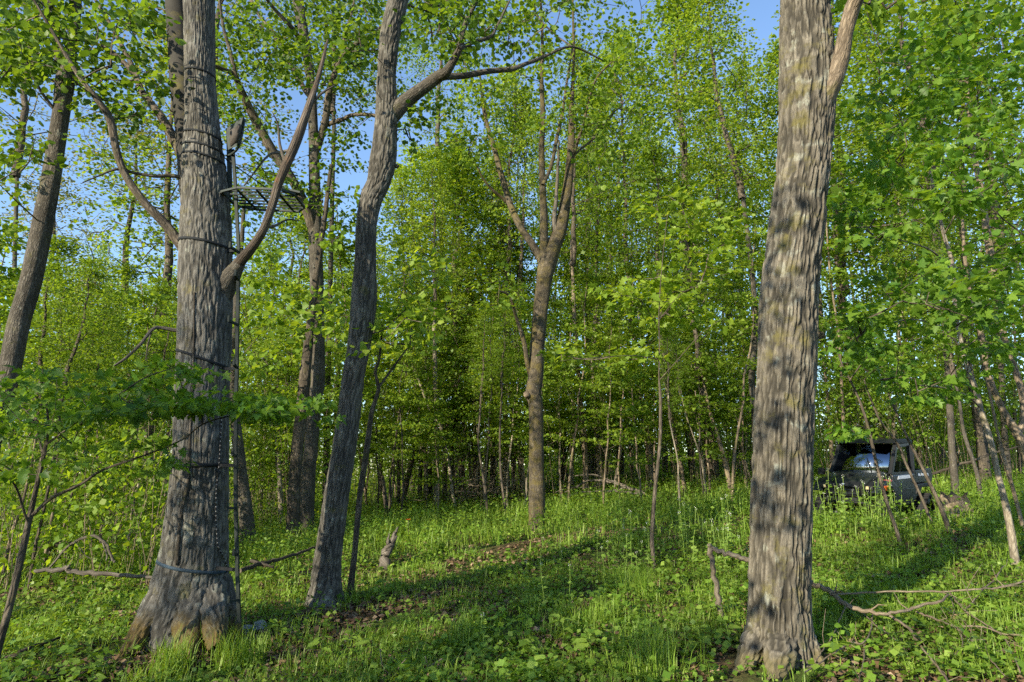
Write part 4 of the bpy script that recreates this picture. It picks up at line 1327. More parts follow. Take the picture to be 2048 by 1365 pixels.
def blades(mb, rng, x, y, n, spread, h0, h1, w, m=0):
    """n bent blades per tuft"""
    c = len(x)
    X = np.repeat(x, n) + rng.normal(size=c * n) * np.repeat(spread, n)
    Yv = np.repeat(y, n) + rng.normal(size=c * n) * np.repeat(spread, n)
    Z = ground(X, Yv) - 0.01
    a = rng.random(c * n) * 6.283
    h = np.repeat(rng.uniform(h0, h1, c), n) * rng.uniform(0.55, 1.1, c * n)
    b = h * rng.uniform(0.15, 0.75, c * n)
    ww = w * rng.uniform(0.7, 1.3, c * n) * (0.75 + 0.045 * Yv)
    dx, dy = np.cos(a), np.sin(a)
    sx, sy = -dy * ww, dx * ww
    p0 = np.column_stack([X - sx, Yv - sy, Z])
    p1 = np.column_stack([X + sx, Yv + sy, Z])
    mx, my, mz = X + dx * b * 0.35, Yv + dy * b * 0.35, Z + h * 0.62
    p2 = np.column_stack([mx + sx * 0.8, my + sy * 0.8, mz])
    p3 = np.column_stack([mx - sx * 0.8, my - sy * 0.8, mz])
    p4 = np.column_stack([X + dx * b, Yv + dy * b, Z + h * 0.98])
    V = np.stack([p0, p1, p2, p3, p4], 1).reshape(-1, 3)
    o = (np.arange(c * n) * 5)[:, None]
    mb.add(V, [np.array([[0, 1, 2, 3]]) + o, np.array([[3, 2, 4]]) + o], m)


def grass():
    rng = np.random.default_rng(53)
    mb = MB()
    x, y = scatter(rng, 10500, 4.7, 30)
    k = keep_ground(rng, x, y, 0.6, 0.9, 0.7, 0.4, 0.85)
    x, y = x[k], y[k]
    f = smooth(11, 18, y)
    blades(mb, rng, x, y, 11, 0.05 + 0.10 * f, 0.06, 0.21, 0.0040)
    # lush taller growth beyond the trail
    x, y = scatter(rng, 7000, 10.5, 34)
    u = x / y
    k = (np.hypot((x - 7.4) / 1.9, (y - 14.3) / 2.2) > 1) & (trail_dist(x, y) > 0.8) & (rng.random(len(x)) < smooth(11, 17, y + 3 * np.abs(u)) + 0.25 * (u < -0.3)) & (rng.random(len(x)) < 0.62 + 0.38 * blotch(x, y, 0.8, 1.0))
    x, y = x[k], y[k]
    blades(mb, rng, x, y, 12, 0.14 + 0 * x, 0.22, 0.55, 0.0055)
    o = mb.build('grass', M['grass'])
    tag(o, 'loose green grass growing across the clearing', 'grass', kind='stuff')


def herbs():
    rng = np.random.default_rng(57)
    mb = MB()

    def plants(x, y, nl, h0, h1, size, spread):
        c = len(x)
        h = rng.uniform(h0, h1, c) * (0.8 + 0.02 * y)
        z = ground(x, y)
        X = np.repeat(x, nl)
        Yv = np.repeat(y, nl)
        a = rng.random(c * nl) * 6.283
        rr = np.repeat(spread * (0.7 + 0.6 * rng.random(c)), nl) * np.sqrt(rng.random(c * nl))
        hz = np.repeat(h, nl) * rng.uniform(0.35, 1.0, c * nl)
        pos = np.column_stack([X + rr * np.cos(a), Yv + rr * np.sin(a), np.repeat(z, nl) + hz])
        d = np.column_stack([np.cos(a), np.sin(a), rng.normal(size=c * nl) * 0.3 - 0.05])
        nr = np.array([0, 0, 1.0]) + rng.normal(size=(c * nl, 3)) * 0.4
        sz = size * rng.uniform(0.6, 1.35, c * nl) * (0.85 + 0.022 * Yv)
        add_leaves(mb, pos, d, nr, sz, T_QUAD, 0)

    x, y = scatter(rng, 11500, 4.7, 24)
    k = keep_ground(rng, x, y, 0.7, 0.95, 1.1, 1.7, 0.8)
    plants(x[k], y[k], 7, 0.03, 0.15, 0.040, 0.10)
    x, y = scatter(rng, 2400, 4.7, 12)
    k = keep_ground(rng, x, y, 0.8, 0.9, 0.8, 3.1, 0.7)
    plants(x[k], y[k], 9, 0.06, 0.24, 0.058, 0.12)
    x, y = scatter(rng, 9000, 11, 36)
    k = (np.hypot((x - 7.4) / 1.9, (y - 14.3) / 2.2) > 1) & (trail_dist(x, y) > 0.7) & (rng.random(len(x)) < smooth(10, 16, y + 4 * np.abs(x / y)))
    plants(x[k], y[k], 9, 0.15, 0.55, 0.050, 0.20)
    o = mb.build('ground_plants', M['herb'])
    tag(o, 'low leafy herbs covering the forest floor', 'ground cover', kind='stuff')


litter()
grass()
herbs()

# ------------------------------------------------------------------ saplings in and around the clearing (traced)
traced_tree('near_sapling', 'dark branching sapling at the lower left, broad leaves spread in flat layers', [(-14, 1345, 19), (-2, 1290, 18), (20, 1210, 17), (45, 1104, 16), (58, 1040, 14), (66, 1005, 12), (74, 969, 11), (87, 911, 10), (93, 880, 8), (97, 850, 6), (92, 800, 4), (85, 740, 3)], 5.4, 'bark_dark',
            limbs=[([(56, 1045, 7), (48, 1024, 6), (35, 982, 5), (19, 956, 4), (0, 940, 3), (-40, 920, 2)], -0.5),
                   ([(92, 890, 6), (110, 877, 5), (155, 843, 5), (200, 811, 4), (245, 785, 4), (290, 756, 3), (350, 735, 2)], -0.7),
                   ([(66, 1030, 10), (80, 1016, 9), (106, 995, 8), (161, 969, 7), (200, 943, 6), (251, 924, 5), (306, 905, 4), (366, 879, 4), (399, 853, 3), (436, 838, 3), (520, 822, 3), (600, 812, 2)], -0.2),
                   ([(85, 905, 6), (75, 868, 5), (60, 830, 4), (20, 800, 3)], 0.5)],
            crown=[(90, 800, 130, 70, 4.5, 6.0, 34), (230, 800, 120, 40, 4.6, 5.6, 26), (360, 740, 60, 25, 4.8, 5.5, 8), (450, 812, 130, 22, 4.8, 5.5, 30), (580, 825, 70, 30, 4.9, 5.4, 10), (70, 900, 90, 60, 4.6, 6.0, 12), (290, 915, 60, 30, 5.0, 5.6, 7)],
            segs=12, seed=51, flare=0.15, leaf='leaf_near', leaf_size=0.065, nleaf=13, crad=0.2, flat=0.25, tmpl=T_MAPLE, nearparts=280, r0=0.0024, cat='sapling')

traced_tree('clearing_sapling', 'lone slim sapling standing in the clearing left of the ridged trunk', [(1309, 1143, 9.9), (1306, 1110, 9.2), (1304, 1080, 9.2), (1306, 1037, 8.4), (1311, 970, 7.7), (1318, 909, 6.8), (1321, 862, 6.8), (1321, 801, 6.1), (1318, 750, 2.9), (1319, 700, 2.5), (1318, 620, 2.1), (1325, 520, 1.7), (1335, 430, 1.3)], None, 'bark_limb',
            limbs=[([(1319, 720, 1.7), (1270, 712, 1.7), (1200, 715, 1.3), (1120, 722, 0.8)], -1.4), ([(1320, 760, 1.7), (1360, 715, 1.7), (1400, 670, 1.3), (1440, 640, 0.8)], -0.8), ([(1319, 640, 1.7), (1360, 590, 1.3), (1420, 560, 0.8)], -1.0),
                   ([(1318, 660, 1.7), (1280, 600, 1.3), (1230, 590, 0.8)], -1.2)],
            crown=[(1200, 712, 110, 28, 9.2, 10.8, 18), (1310, 590, 120, 40, 9.4, 11.2, 24), (1400, 510, 90, 70, 9.6, 11.5, 22), (1370, 640, 90, 40, 9.6, 11.2, 14), (1340, 430, 70, 60, 10, 11.5, 12), (1440, 440, 50, 60, 9.6, 11, 8)],
            segs=12, seed=52, flare=0.15, leaf='leaf_bright', leaf_size=0.10, nleaf=17, crad=0.3, flat=0.25, tmpl=T_MAPLE, r0=0.003, cat='sapling')

traced_tree('slope_sapling', 'thin stem leaning left in front of the black vehicle door', [(1803, 1095, 8.8), (1790, 1052, 8.0), (1775, 1010, 8.0), (1755, 937, 7.2), (1739, 867, 6.4), (1722, 809, 5.6), (1702, 764, 4.8), (1685, 731, 4.0), (1668, 680, 3.2)], None, 'bark_limb',
            limbs=[([(1736, 860, 3), (1715, 852, 3), (1690, 858, 2)], -0.4), ([(1700, 760, 3), (1730, 720, 3), (1760, 690, 2)], -0.6)],
            crown=[(1692, 868, 32, 10, 9.0, 9.5, 7), (1700, 700, 60, 60, 8.5, 10.2, 16)], segs=10, seed=53, flare=0.15, leaf='leaf_near', leaf_size=0.09, nleaf=11, crad=0.24, flat=0.3, tmpl=T_MAPLE, r0=0.003, cat='sapling')
traced_tree('slope_sapling', 'thick-footed thin stem leaning left past the cargo bed of the vehicle', [(1900, 1068, 12.0), (1888, 1032, 9.6), (1874, 998, 8.8), (1849, 945, 7.2), (1833, 912, 6.4), (1812, 870, 5.6), (1790, 820, 4.8), (1770, 770, 4.0)], None, 'bark_limb',
            crown=[(1780, 740, 70, 60, 9.5, 11.5, 18)], segs=10, seed=54, flare=0.2, leaf='leaf_near', leaf_size=0.09, nleaf=11, crad=0.26, flat=0.3, tmpl=T_MAPLE, r0=0.003, cat='sapling')
traced_tree('slope_sapling', 'thin dark stem leaning left between the vehicle and its stump', [(1868, 1060, 7.5), (1849, 1010, 6.8), (1829, 965, 6.0), (1812, 928, 6.0), (1792, 883, 5.2), (1763, 846, 4.5), (1742, 800, 3.8), (1728, 760, 3.0)], None, 'bark_limb',
            crown=[(1720, 720, 60, 50, 10.5, 12, 12)], segs=10, seed=55, flare=0.15, leaf='leaf_near', leaf_size=0.09, nleaf=11, crad=0.26, flat=0.3, tmpl=T_MAPLE, r0=0.003, cat='sapling')
traced_tree('right_sapling', 'pale wavy stem leaning left near the right edge with broad maple leaves above', [(2033, 1136, 22), (2027, 1100, 19), (2022, 1064, 18), (2011, 1010, 16), (1997, 953, 14), (1981, 883, 14), (1964, 830, 13), (1952, 780, 11), (1936, 740, 10), (1923, 690, 9), (1911, 620, 9), (1904, 527, 9), (1885, 460, 8), (1868, 380, 6), (1850, 300, 4)], None, 'bark_pale',
            limbs=[([(1960, 815, 5), (1930, 790, 4), (1880, 775, 4), (1820, 770, 3), (1760, 760, 2)], -1.6), ([(1930, 710, 5), (1890, 660, 5), (1830, 640, 4), (1760, 650, 3), (1690, 660, 2)], -1.6),
                   ([(1905, 540, 5), (1860, 500, 4), (1800, 480, 3), (1720, 450, 2)], -1.8), ([(1908, 580, 5), (1950, 540, 4), (2000, 500, 3), (2060, 480, 2)], -2.0),
                   ([(1888, 470, 4), (1930, 400, 4), (1990, 340, 3), (2050, 290, 2)], -1.9), ([(1875, 410, 4), (1830, 360, 3), (1780, 310, 2)], -1.3)],
            crown=[(1960, 340, 110, 90, 4.8, 6.6, 40), (1760, 420, 110, 70, 5.2, 7.4, 30), (1880, 560, 150, 60, 5.0, 7.4, 40), (1980, 660, 80, 70, 5.0, 7.2, 24), (1760, 660, 110, 50, 5.6, 7.6, 24), (1850, 770, 100, 40, 5.8, 7.6, 16), (1780, 280, 90, 90, 6, 8, 24), (1950, 180, 110, 80, 6, 8, 22)],
            segs=14, seed=56, flare=0.15, leaf='leaf_near', leaf_size=0.076, nleaf=13, crad=0.22, flat=0.3, tmpl=T_MAPLE, nearparts=290, r0=0.0026, cat='sapling')
traced_tree('forked_sapling', 'thick two-stemmed young tree cut by the right frame edge', [(2075, 1075, 34), (2068, 1000, 30), (2058, 920, 26), (2034, 867, 22), (2009, 826, 16), (1981, 764, 14), (1968, 702, 12), (1960, 661, 11), (1944, 610, 10), (1930, 520, 8), (1925, 440, 6)], 8.3, 'bark_tan',
            limbs=[([(2036, 872, 16), (2048, 830, 16), (2040, 770, 15), (2010, 682, 15), (1997, 600, 17), (1983, 527, 19), (1970, 440, 16), (1961, 374, 14), (1943, 286, 12), (1938, 220, 10), (1930, 120, 7)], 0.9)],
            crown=[(1960, 120, 130, 110, 7, 10, 44), (1850, 180, 120, 110, 7.5, 10, 36), (2020, 520, 60, 120, 7.5, 10, 20), ('e', 5.8, 8.6, 8.5, 2.2, 2.2, 1.6, 30)],
            segs=16, seed=57, flare=0.2, leaf='leaf_near', leaf_size=0.09, nleaf=14, crad=0.3, flat=0.35, tmpl=T_MID, r0=0.003, cat='sapling')

# ------------------------------------------------------------------ dead wood
def wood_piece(name, label, stems, mat, cat, Y=None, group=None, on_ground=True, segs=8, twigs=0):
    """a fallen piece: list of (rows, depth or list of depths) ; first stem is the main one, the others are its branches"""
    allP = []
    mbs = []
    for i, (rows, y) in enumerate(stems):
        if y is None or isinstance(y, str):
            lift = 10 if y is None else float(y)
            y = [max(4.4, float(hit(a_, min(b_ + lift, 1500))[1])) for a_, b_, _w in rows]
        P, r = traced(rows, y, 5)
        if on_ground:
            P[:, 2] = np.maximum(P[:, 2], ground(P[:, 0], P[:, 1]) + r * 0.5)
        mb = MB()
        rg = np.random.default_rng(sum(map(ord, label)) + i)
        if len(P) > 12:
            wob = rg.normal(size=(len(P), 3)) * r[:, None] * 0.35
            wob[[0, -1]] = 0
            P = P + wob
        mb.tube(P, r, segs if i == 0 else 6, 0, True, lumps(sum(map(ord, label)) % 90 + i, 0.12), i * 2.2)
        # closed butt end
        V = np.vstack([mb.V[0][:segs if i == 0 else 6], P[0]])
        k = len(V) - 1
        mb.add(V, np.stack([(np.arange(k) + 1) % k, np.arange(k), np.full(k, k)], 1), 0)
        for _q in range(twigs):
            k_ = rg.integers(2, len(P) - 1)
            dd = unit(unit(P[k_] - P[k_ - 1]) * 0.6 + rg.normal(size=3) * 0.6 + np.array([0, 0, 0.25]))
            L_ = rg.uniform(0.08, 0.30)
            e1 = P[k_] + dd * L_ * 0.5 + rg.normal(size=3) * 0.015
            e2 = P[k_] + dd * L_ + rg.normal(size=3) * 0.03
            mb.tube(np.array([P[k_], e1, e2]), [r[k_] * 0.45, r[k_] * 0.35, 0.0015], 5, 0, True, None, i + _q)
        mbs.append(mb)
        allP.append(P)
    base = allP[0][0]
    root = empty(name, base)
    tag(root, label, cat, group)
    for i, mb in enumerate(mbs):
        mb.build('stem' if i == 0 else 'branch', M[mat], root, base)
    return root


def hy(px, py):
    return float(hit(px, py)[1])


wood_piece('fallen_log', 'slim fallen log lying across the grass left of the mossy root', [([(70, 1142, 8.0), (100, 1141, 9.6), (135, 1140, 12.0), (141, 1143, 9.6), (180, 1147, 10.4), (250, 1152, 9.6), (305, 1154, 8.0), (345, 1152, 6.4)], 8.9),
            ([(133, 1138, 5.6), (139, 1131, 4.8)], 8.88)], 'dead_wood', 'log')
wood_piece('arched_branch', 'dead branch arching over the grass at the left', [([(95, 1140, 5), (130, 1100, 5), (160, 1078, 6), (195, 1074, 6), (214, 1092, 6), (224, 1116, 6), (229, 1126, 5)], 9.6), ([(205, 1085, 4), (214, 1110, 4), (212, 1122, 3)], 9.6), ([(150, 1083, 3), (172, 1112, 2), (192, 1120, 2)], 9.5)], 'dead_wood', 'branch')
wood_piece('leaning_snag', 'grey broken snag leaning in the grass at the edge of the clearing', [([(768, 1150, 20), (772, 1120, 20), (779, 1095, 17), (786, 1078, 13), (790, 1068, 8), (796, 1054, 2)], 11.2), ([(774, 1110, 12), (776, 1090, 9), (777, 1078, 5), (779, 1068, 2)], 11.15)], 'dead_wood', 'snag', segs=10)
wood_piece('dead_branch', 'dead branch arch lying right of the middle tree', [([(1294, 992, 7), (1262, 978, 7), (1230, 966, 6), (1200, 961, 5), (1170, 965, 4), (1130, 985, 3)], [22, 22.2, 22.4, 22.6, 22.8, 23]),
            ([(1292, 990, 5), (1250, 985, 5), (1215, 983, 5), (1185, 985, 4), (1150, 1000, 3)], 22.1), ([(1250, 976, 4), (1215, 985, 3), (1180, 1000, 2)], 22.2), ([(1230, 966, 3), (1190, 950, 3), (1150, 952, 2)], 22.4), ([(1215, 963, 3), (1180, 975, 2), (1140, 975, 2), (1110, 985, 1)], 22.5),
            ([(1200, 985, 3), (1160, 985, 2), (1120, 1000, 1)], 22.2)], 'dead_wood', 'branch')
wood_piece('broken_pole', 'leaning broken stick with a side arm running behind the ridged trunk', [([(1442, 1248, 13), (1440, 1215, 13), (1434, 1180, 12), (1427, 1140, 11), (1421, 1096, 12)], 6.5),
            ([(1418, 1090, 10), (1440, 1101, 11), (1470, 1113, 11), (1500, 1120, 11), (1560, 1140, 11), (1625, 1166, 11)], [6.5, 6.5, 6.45, 6.4, 6.35, 6.3])], 'twig_grey', 'stick', on_ground=False)
FB = 5.9
wood_piece('fallen_branch', 'bare forked dead branch sprawling over the herbs right of the ridged trunk', [([(1618, 1166, 9.4), (1640, 1174, 10.1), (1664, 1185, 10.8), (1676, 1199, 10.1), (1700, 1216, 9.4), (1740, 1224, 8.6), (1775, 1228, 7.2), (1810, 1221, 6.5), (1850, 1210, 6.5), (1883, 1203, 5.8), (1896, 1188, 4.3)], '50'),
            ([(1660, 1190, 4.3), (1720, 1186, 4.3), (1800, 1183, 4.3), (1880, 1183, 4.3), (1960, 1178, 4.3), (1995, 1176, 5.0), (2030, 1168, 5.8), (2070, 1158, 5.0)], '50'),
            ([(1775, 1228, 5.8), (1800, 1245, 5.8), (1825, 1265, 6.5), (1835, 1285, 5.8), (1855, 1310, 5.0), (1880, 1340, 5.8), (1905, 1380, 5.0)], '32'),
            ([(1833, 1224, 4.3), (1860, 1234, 5.0), (1900, 1250, 5.0), (1930, 1270, 5.0), (1960, 1300, 4.3), (1990, 1330, 3.6), (2010, 1352, 2.9)], '32'),
            ([(1912, 1254, 3.6), (1945, 1252, 4.3), (1975, 1257, 3.6), (2000, 1268, 3.6), (2020, 1295, 3.6), (2040, 1345, 3.6)], '32'),
            ([(1900, 1186, 3.6), (1915, 1205, 4.3), (1935, 1225, 4.3), (1965, 1245, 3.6), (2005, 1268, 3.6), (2040, 1270, 2.9)], '32'),
            ([(1930, 1220, 3.6), (1950, 1200, 4.3), (1968, 1178, 3.6), (1990, 1158, 3.6), (2006, 1132, 2.2)], '32'),
            ([(1690, 1212, 2.9), (1680, 1240, 3.6), (1665, 1272, 3.6), (1645, 1300, 3.6), (1630, 1325, 2.9)], '32'),
            ([(1745, 1230, 2.9), (1742, 1258, 3.6), (1728, 1285, 3.6), (1700, 1288, 3.6), (1670, 1305, 3.6), (1640, 1326, 3.6), (1610, 1345, 3.6)], '32'),
            ([(1728, 1290, 2.9), (1728, 1320, 2.9), (1722, 1345, 2.9), (1715, 1370, 2.2)], '32'),
            ([(1722, 1222, 2.9), (1750, 1250, 2.9), (1780, 1270, 2.2), (1810, 1300, 1.4)], '32'),
            ([(1900, 1190, 2.2), (1908, 1220, 2.2), (1902, 1238, 1.4)], '32'), ([(1960, 1300, 2.2), (1940, 1270, 2.2), (1912, 1238, 1.4)], '32'), ([(1922, 1268, 2.9), (1925, 1290, 2.2), (1910, 1310, 1.4)], '32')], 'twig_dry', 'branch', on_ground=False, segs=9, twigs=4)
wood_piece('dry_twig', 'small grey forked twig lying in the herbs at the bottom middle', [([(835, 1362, 5), (850, 1342, 5), (864, 1330, 4), (885, 1318, 3)], 5.6), ([(858, 1336, 3), (850, 1312, 2)], 5.6)], 'twig_grey', 'twig')
wood_piece('dry_twig', 'thin pale Y-shaped twig standing in the herbs left of the bottom middle', [([(790, 1366, 4), (782, 1352, 3), (768, 1338, 3), (762, 1318, 2), (760, 1298, 2)], 5.55), ([(788, 1360, 3), (798, 1335, 2), (812, 1318, 2)], 5.55)], 'twig_dry', 'twig')
wood_piece('log_piece', 'short bleached log piece in the grass left of the middle tree', [([(838, 1064, 7), (850, 1061, 8), (862, 1058, 6)], hy(850, 1066))], 'twig_dry', 'log')
wood_piece('log_piece', 'short pale log lying in grass at the right of the middle tree foot', [([(1150, 1034, 4), (1165, 1032, 5), (1178, 1031, 4)], hy(1165, 1035))], 'twig_dry', 'log')
wood_piece('trail_branch', 'thin dark fallen branch with twigs lying left of the middle tree', [([(865, 1022, 3), (900, 1032, 4), (940, 1040, 4), (990, 1046, 4), (1040, 1050, 3)], [20, 19.6, 19, 18.4, 18]), ([(930, 1038, 3), (960, 1050, 2), (985, 1060, 2)], 18.8), ([(980, 1045, 3), (1010, 1040, 3), (1050, 1046, 2)], 18.6), ([(900, 1032, 2), (930, 1048, 2)], 19.4)], 'bark_dark', 'branch')
wood_piece('stick', 'mossy fallen stick beside the climbing stick foot', [([(480, 1142, 9), (520, 1128, 9), (560, 1118, 7), (600, 1105, 6), (640, 1092, 4)], [8.6, 9, 9.4, 9.8, 10.2]), ([(500, 1122, 7), (525, 1128, 6), (548, 1136, 4)], 9.0)], 'bark_dark', 'stick')
wood_piece('stick', 'small stick lying on bare soil in front of the slanting tree', [([(706, 1258, 5), (730, 1253, 6), (748, 1249, 4)], hy(730, 1257))], 'twig_dry', 'stick')
wood_piece('stick', 'dark fallen stick at the lower left under the near sapling', [([(10, 1318, 9), (50, 1302, 10), (85, 1288, 8), (120, 1276, 5)], [6.2, 6.3, 6.5, 6.7])], 'bark_dark', 'stick')
wood_piece('fallen_pole', 'long fallen pole propped on the slope right of the vehicle bed', [([(1864, 948, 5), (1900, 936, 6), (1950, 920, 6), (1985, 908, 5), (2040, 892, 4)], [17.2, 17.2, 17.2, 17.2, 17.2])], 'bark_dark', 'pole', on_ground=False)
wood_piece('fallen_pole', 'thin pale pole lying in leaf litter before the vehicle', [([(1735, 1050, 4), (1765, 1046, 5), (1800, 1041, 4), (1815, 1036, 3)], hy(1770, 1050))], 'twig_dry', 'pole')


def brush_pile():
    rng = np.random.default_rng(61)
    c = at(945, 985, 24.5)
    c[2] = float(ground(c[0], c[1]))
    root = empty('brush_pile', c)
    tag(root, 'tangled pile of bare grey dead branches left of the middle tree', 'brush pile')
    for k in range(46):
        a = rng.random() * 6.283
        L = rng.uniform(0.8, 2.4)
        p = c + np.array([rng.normal() * 0.75, rng.normal() * 0.5, 0.1 + 0.9 * rng.random() ** 1.3])
        d = unit(np.array([math.cos(a), math.sin(a) * 0.6, rng.normal() * 0.45]))
        n = 6
        t = np.linspace(-0.5, 0.5, n)[:, None]
        P = p + d * t * L + np.cumsum(rng.normal(size=(n, 3)) * 0.05, 0)
        P[:, 2] = np.maximum(P[:, 2], ground(P[:, 0], P[:, 1]) + 0.03)
        mb = MB()
        r = rng.uniform(0.012, 0.028)
        mb.tube(P, np.linspace(r, r * 0.3, n), 5, 0, True, None, k)
        for q in range(2):
            s = P[rng.integers(1, 5)]
            e = s + unit(d + rng.normal(size=3) * 0.7) * L * 0.35
            mb.tube(np.array([s, (s + e) / 2 + rng.normal(size=3) * 0.04, e]), [r * 0.5, r * 0.4, r * 0.2], 4, 0, False, None, k + q)
        mb.build('branch', M['twig_grey'], root, c)


brush_pile()


def stump(name, label, px, py, w, h, Y, mat, jag, seed):
    c = at(px, py, Y)
    c[2] = float(ground(c[0], c[1]))
    rng = np.random.default_rng(seed)
    segs = 22
    rr = w / 2
    zs = np.array([-0.1, 0.02, 0.12, 0.3, 0.55, 0.8, 1.0]) * h
    fl = np.array([1.6, 1.45, 1.2, 1.05, 0.95, 0.9, 0.86])
    a = np.linspace(0, 6.283, segs, endpoint=False)
    jags = np.array([rng.uniform(0, jag) for _ in a])
    V = []
    for z, f in zip(zs, fl):
        r = rr * f * (1 + 0.13 * np.sin(5 * a + seed) + 0.06 * rng.normal(size=segs))
        zz = z - (jags * h * max(0, (z / h - 0.4)) / 0.6 if z > 0 else 0)
        V.append(np.column_stack([r * np.cos(a), r * np.sin(a), np.broadcast_to(zz, segs)]))
    inner = V[-1] * np.array([0.72, 0.72, 1])
    inner[:, 2] -= 0.08 * h
    V.append(inner)
    V.append(inner * np.array([0.5, 0.5, 1]) - np.array([0, 0, 0.25 * h]))
    V = np.array(V)
    n = len(V)
    i = np.arange(n - 1)[:, None] * segs
    k = np.arange(segs)[None]
    F = np.stack([i + k, i + (k + 1) % segs, i + segs + (k + 1) % segs, i + segs + k], 2).reshape(-1, 4)
    root = empty(name, c)
    tag(root, label, 'stump')
    cut = 6 * segs
    me = make_mesh('stump_wall', V.reshape(-1, 3), [(F[:cut], 0)], [M[mat]], V.reshape(-1, 3))
    link('stump_wall', me, root)
    top = np.vstack([V[-3], V[-2], V[-1]])
    F2 = np.vstack([np.stack([j * segs + k[0], j * segs + (k[0] + 1) % segs, (j + 1) * segs + (k[0] + 1) % segs, (j + 1) * segs + k[0]], 1) for j in (0, 1)])
    me2 = make_mesh('broken_top', top, [(F2, 0), (np.array([[2 * segs + q for q in range(segs)]]), 0)], [M['dead_red']], top)
    link('broken_top', me2, root)
    return root


stump('stump', 'broken brown stump on the slope behind the vehicle', 1906, 985, 0.55, 0.52, 14.6, 'bark_tan', 0.5, 5)
stump('stump', 'low dark stump with old root in the shade at the left', 115, 1105, 0.6, 0.5, 12.5, 'bark_dark', 0.6, 8)

# ------------------------------------------------------------------ tree stand, climbing stick, straps, rope
T1 = TREES['stand_tree']
G1 = T1['grid']


def strap_ring(pyl, pyr, hgt=0.028, off=0.008, half=None):
    """a band that follows the trunk's own surface; heights given where it meets the left and right outline"""
    cz = [at(400, pyl, T1Y)[2], at(400, pyr, T1Y)[2]]
    segs = G1.shape[1]

    def ring(dz):
        pts = []
        for c in range(segs):
            col = G1[:, c]
            zt = (cz[0] + cz[1]) / 2
            for _ in range(3):
                x = np.interp(zt, col[:, 2], col[:, 0])
                cx = np.interp(zt, T1['P'][:, 2], T1['P'][:, 0])
                r = np.interp(zt, T1['P'][:, 2], T1['r'])
                t = np.clip((x - cx) / (2 * r) + 0.5, 0, 1)
                zt = cz[0] + (cz[1] - cz[0]) * t
            zt += dz
            p = np.array([np.interp(zt, col[:, 2], col[:, j]) for j in range(3)])
            pts.append(p)
        return np.array(pts)
    lo, hi = ring(-hgt / 2), ring(hgt / 2)
    c = lo.mean(0)
    d = lo - c
    d[:, 2] = 0
    d = unit(d)
    V = np.vstack([lo + d * 0.001, lo + d * off, hi + d * off, hi + d * 0.001])
    k = np.arange(segs)
    k2 = (k + 1) % segs
    F = np.vstack([np.stack([a * segs + k, a * segs + k2, b * segs + k2, b * segs + k], 1) for a, b in ((0, 1), (1, 2), (2, 3))])
    return V, F


def surf(px, py, off=0.012):
    """point on the front of the trunk that lies on that bearing"""
    g = G1.reshape(-1, 3)
    rel = g - EYE
    dep = rel @ FWD
    u = 1024 + FPX * rel[:, 0] / dep
    v = 682.5 - FPX * (rel @ UPV) / dep
    d2 = (u - px) ** 2 + (v - py) ** 2
    near = d2 < max(d2.min() * 2, 150)
    i = np.where(near)[0]
    j = i[np.argmin(dep[i] * 60 + np.sqrt(d2[i]))]
    p = at(px, py, g[j, 1])
    return p - unit(p - EYE) * off


def bar(mb, a, b, w, h=None, m=0):
    """square-section bar from a to b"""
    a, b = np.asarray(a, float), np.asarray(b, float)
    h = h or w
    d = unit(b - a)
    ref = np.array([0, 0, 1.0]) if abs(d[2]) < 0.9 else np.array([0, 1.0, 0])
    s = unit(np.cross(d, ref)) * w / 2
    u = unit(np.cross(s, d)) * h / 2
    V = np.array([a - s - u, a + s - u, a + s + u, a - s + u, b - s - u, b + s - u, b + s + u, b - s + u])
    F = np.array([[0, 1, 5, 4], [1, 2, 6, 5], [2, 3, 7, 6], [3, 0, 4, 7], [3, 2, 1, 0], [4, 5, 6, 7]])
    # split verts so the bar keeps hard edges
    mb.add(V[F.ravel()], np.arange(24).reshape(6, 4), m)


stick_base = at(478, 1244, 6.62)
stick = empty('climbing_stick', stick_base)
tag(stick, 'dark steel climbing stick strapped upright to the right side of the mossy-rooted trunk', 'climbing stick')
SP = [(479, 1246, 6.60), (474, 1130, 6.62), (471, 1000, 6.66), (471, 880, 6.70), (473, 760, 6.74), (475, 640, 6.78), (477, 500, 6.82), (472, 400, 6.85), (466, 300, 6.9)]
SPP = np.array([at(*s) for s in SP])
for i in range(len(SPP) - 1):
    mb = MB()
    bar(mb, SPP[i] + (0 if i == 0 else 0.002), SPP[i + 1], 0.03, 0.03)
    mb.build('pole', M['black_steel'], stick, stick_base)
for k, (px, py) in enumerate([(470, 1200), (472, 1108), (470, 1017), (470, 912), (471, 822), (473, 735), (474, 650), (475, 560), (474, 505)]):
    Yp = np.interp(-py, [-s[1] for s in SP], [s[2] for s in SP])
    p = at(np.interp(-py, [-s[1] for s in SP], [s[0] for s in SP]), py, Yp)
    mb = MB()
    sd = 1 if k % 2 else -1
    e = p + np.array([0.03 * sd, -0.15, 0.01])
    bar(mb, p + np.array([0.0, -0.016, 0]), e, 0.022, 0.022)
    bar(mb, e + np.array([0, 0, -0.012]), e + np.array([0, 0, 0.05]), 0.02, 0.02)
    mb.build('step', M['black_steel'], stick, stick_base)
for (a, b, mk, h) in [(1118, 1142, 'strap_blue', 0.028), (934, 930, 'strap', 0.034), (702, 737, 'strap', 0.028), (487, 500, 'strap', 0.028)]:
    V, F = strap_ring(a, b, h)
    mb = MB()
    mb.add(V, F)
    mb.build('strap', M[mk], stick, stick_base)
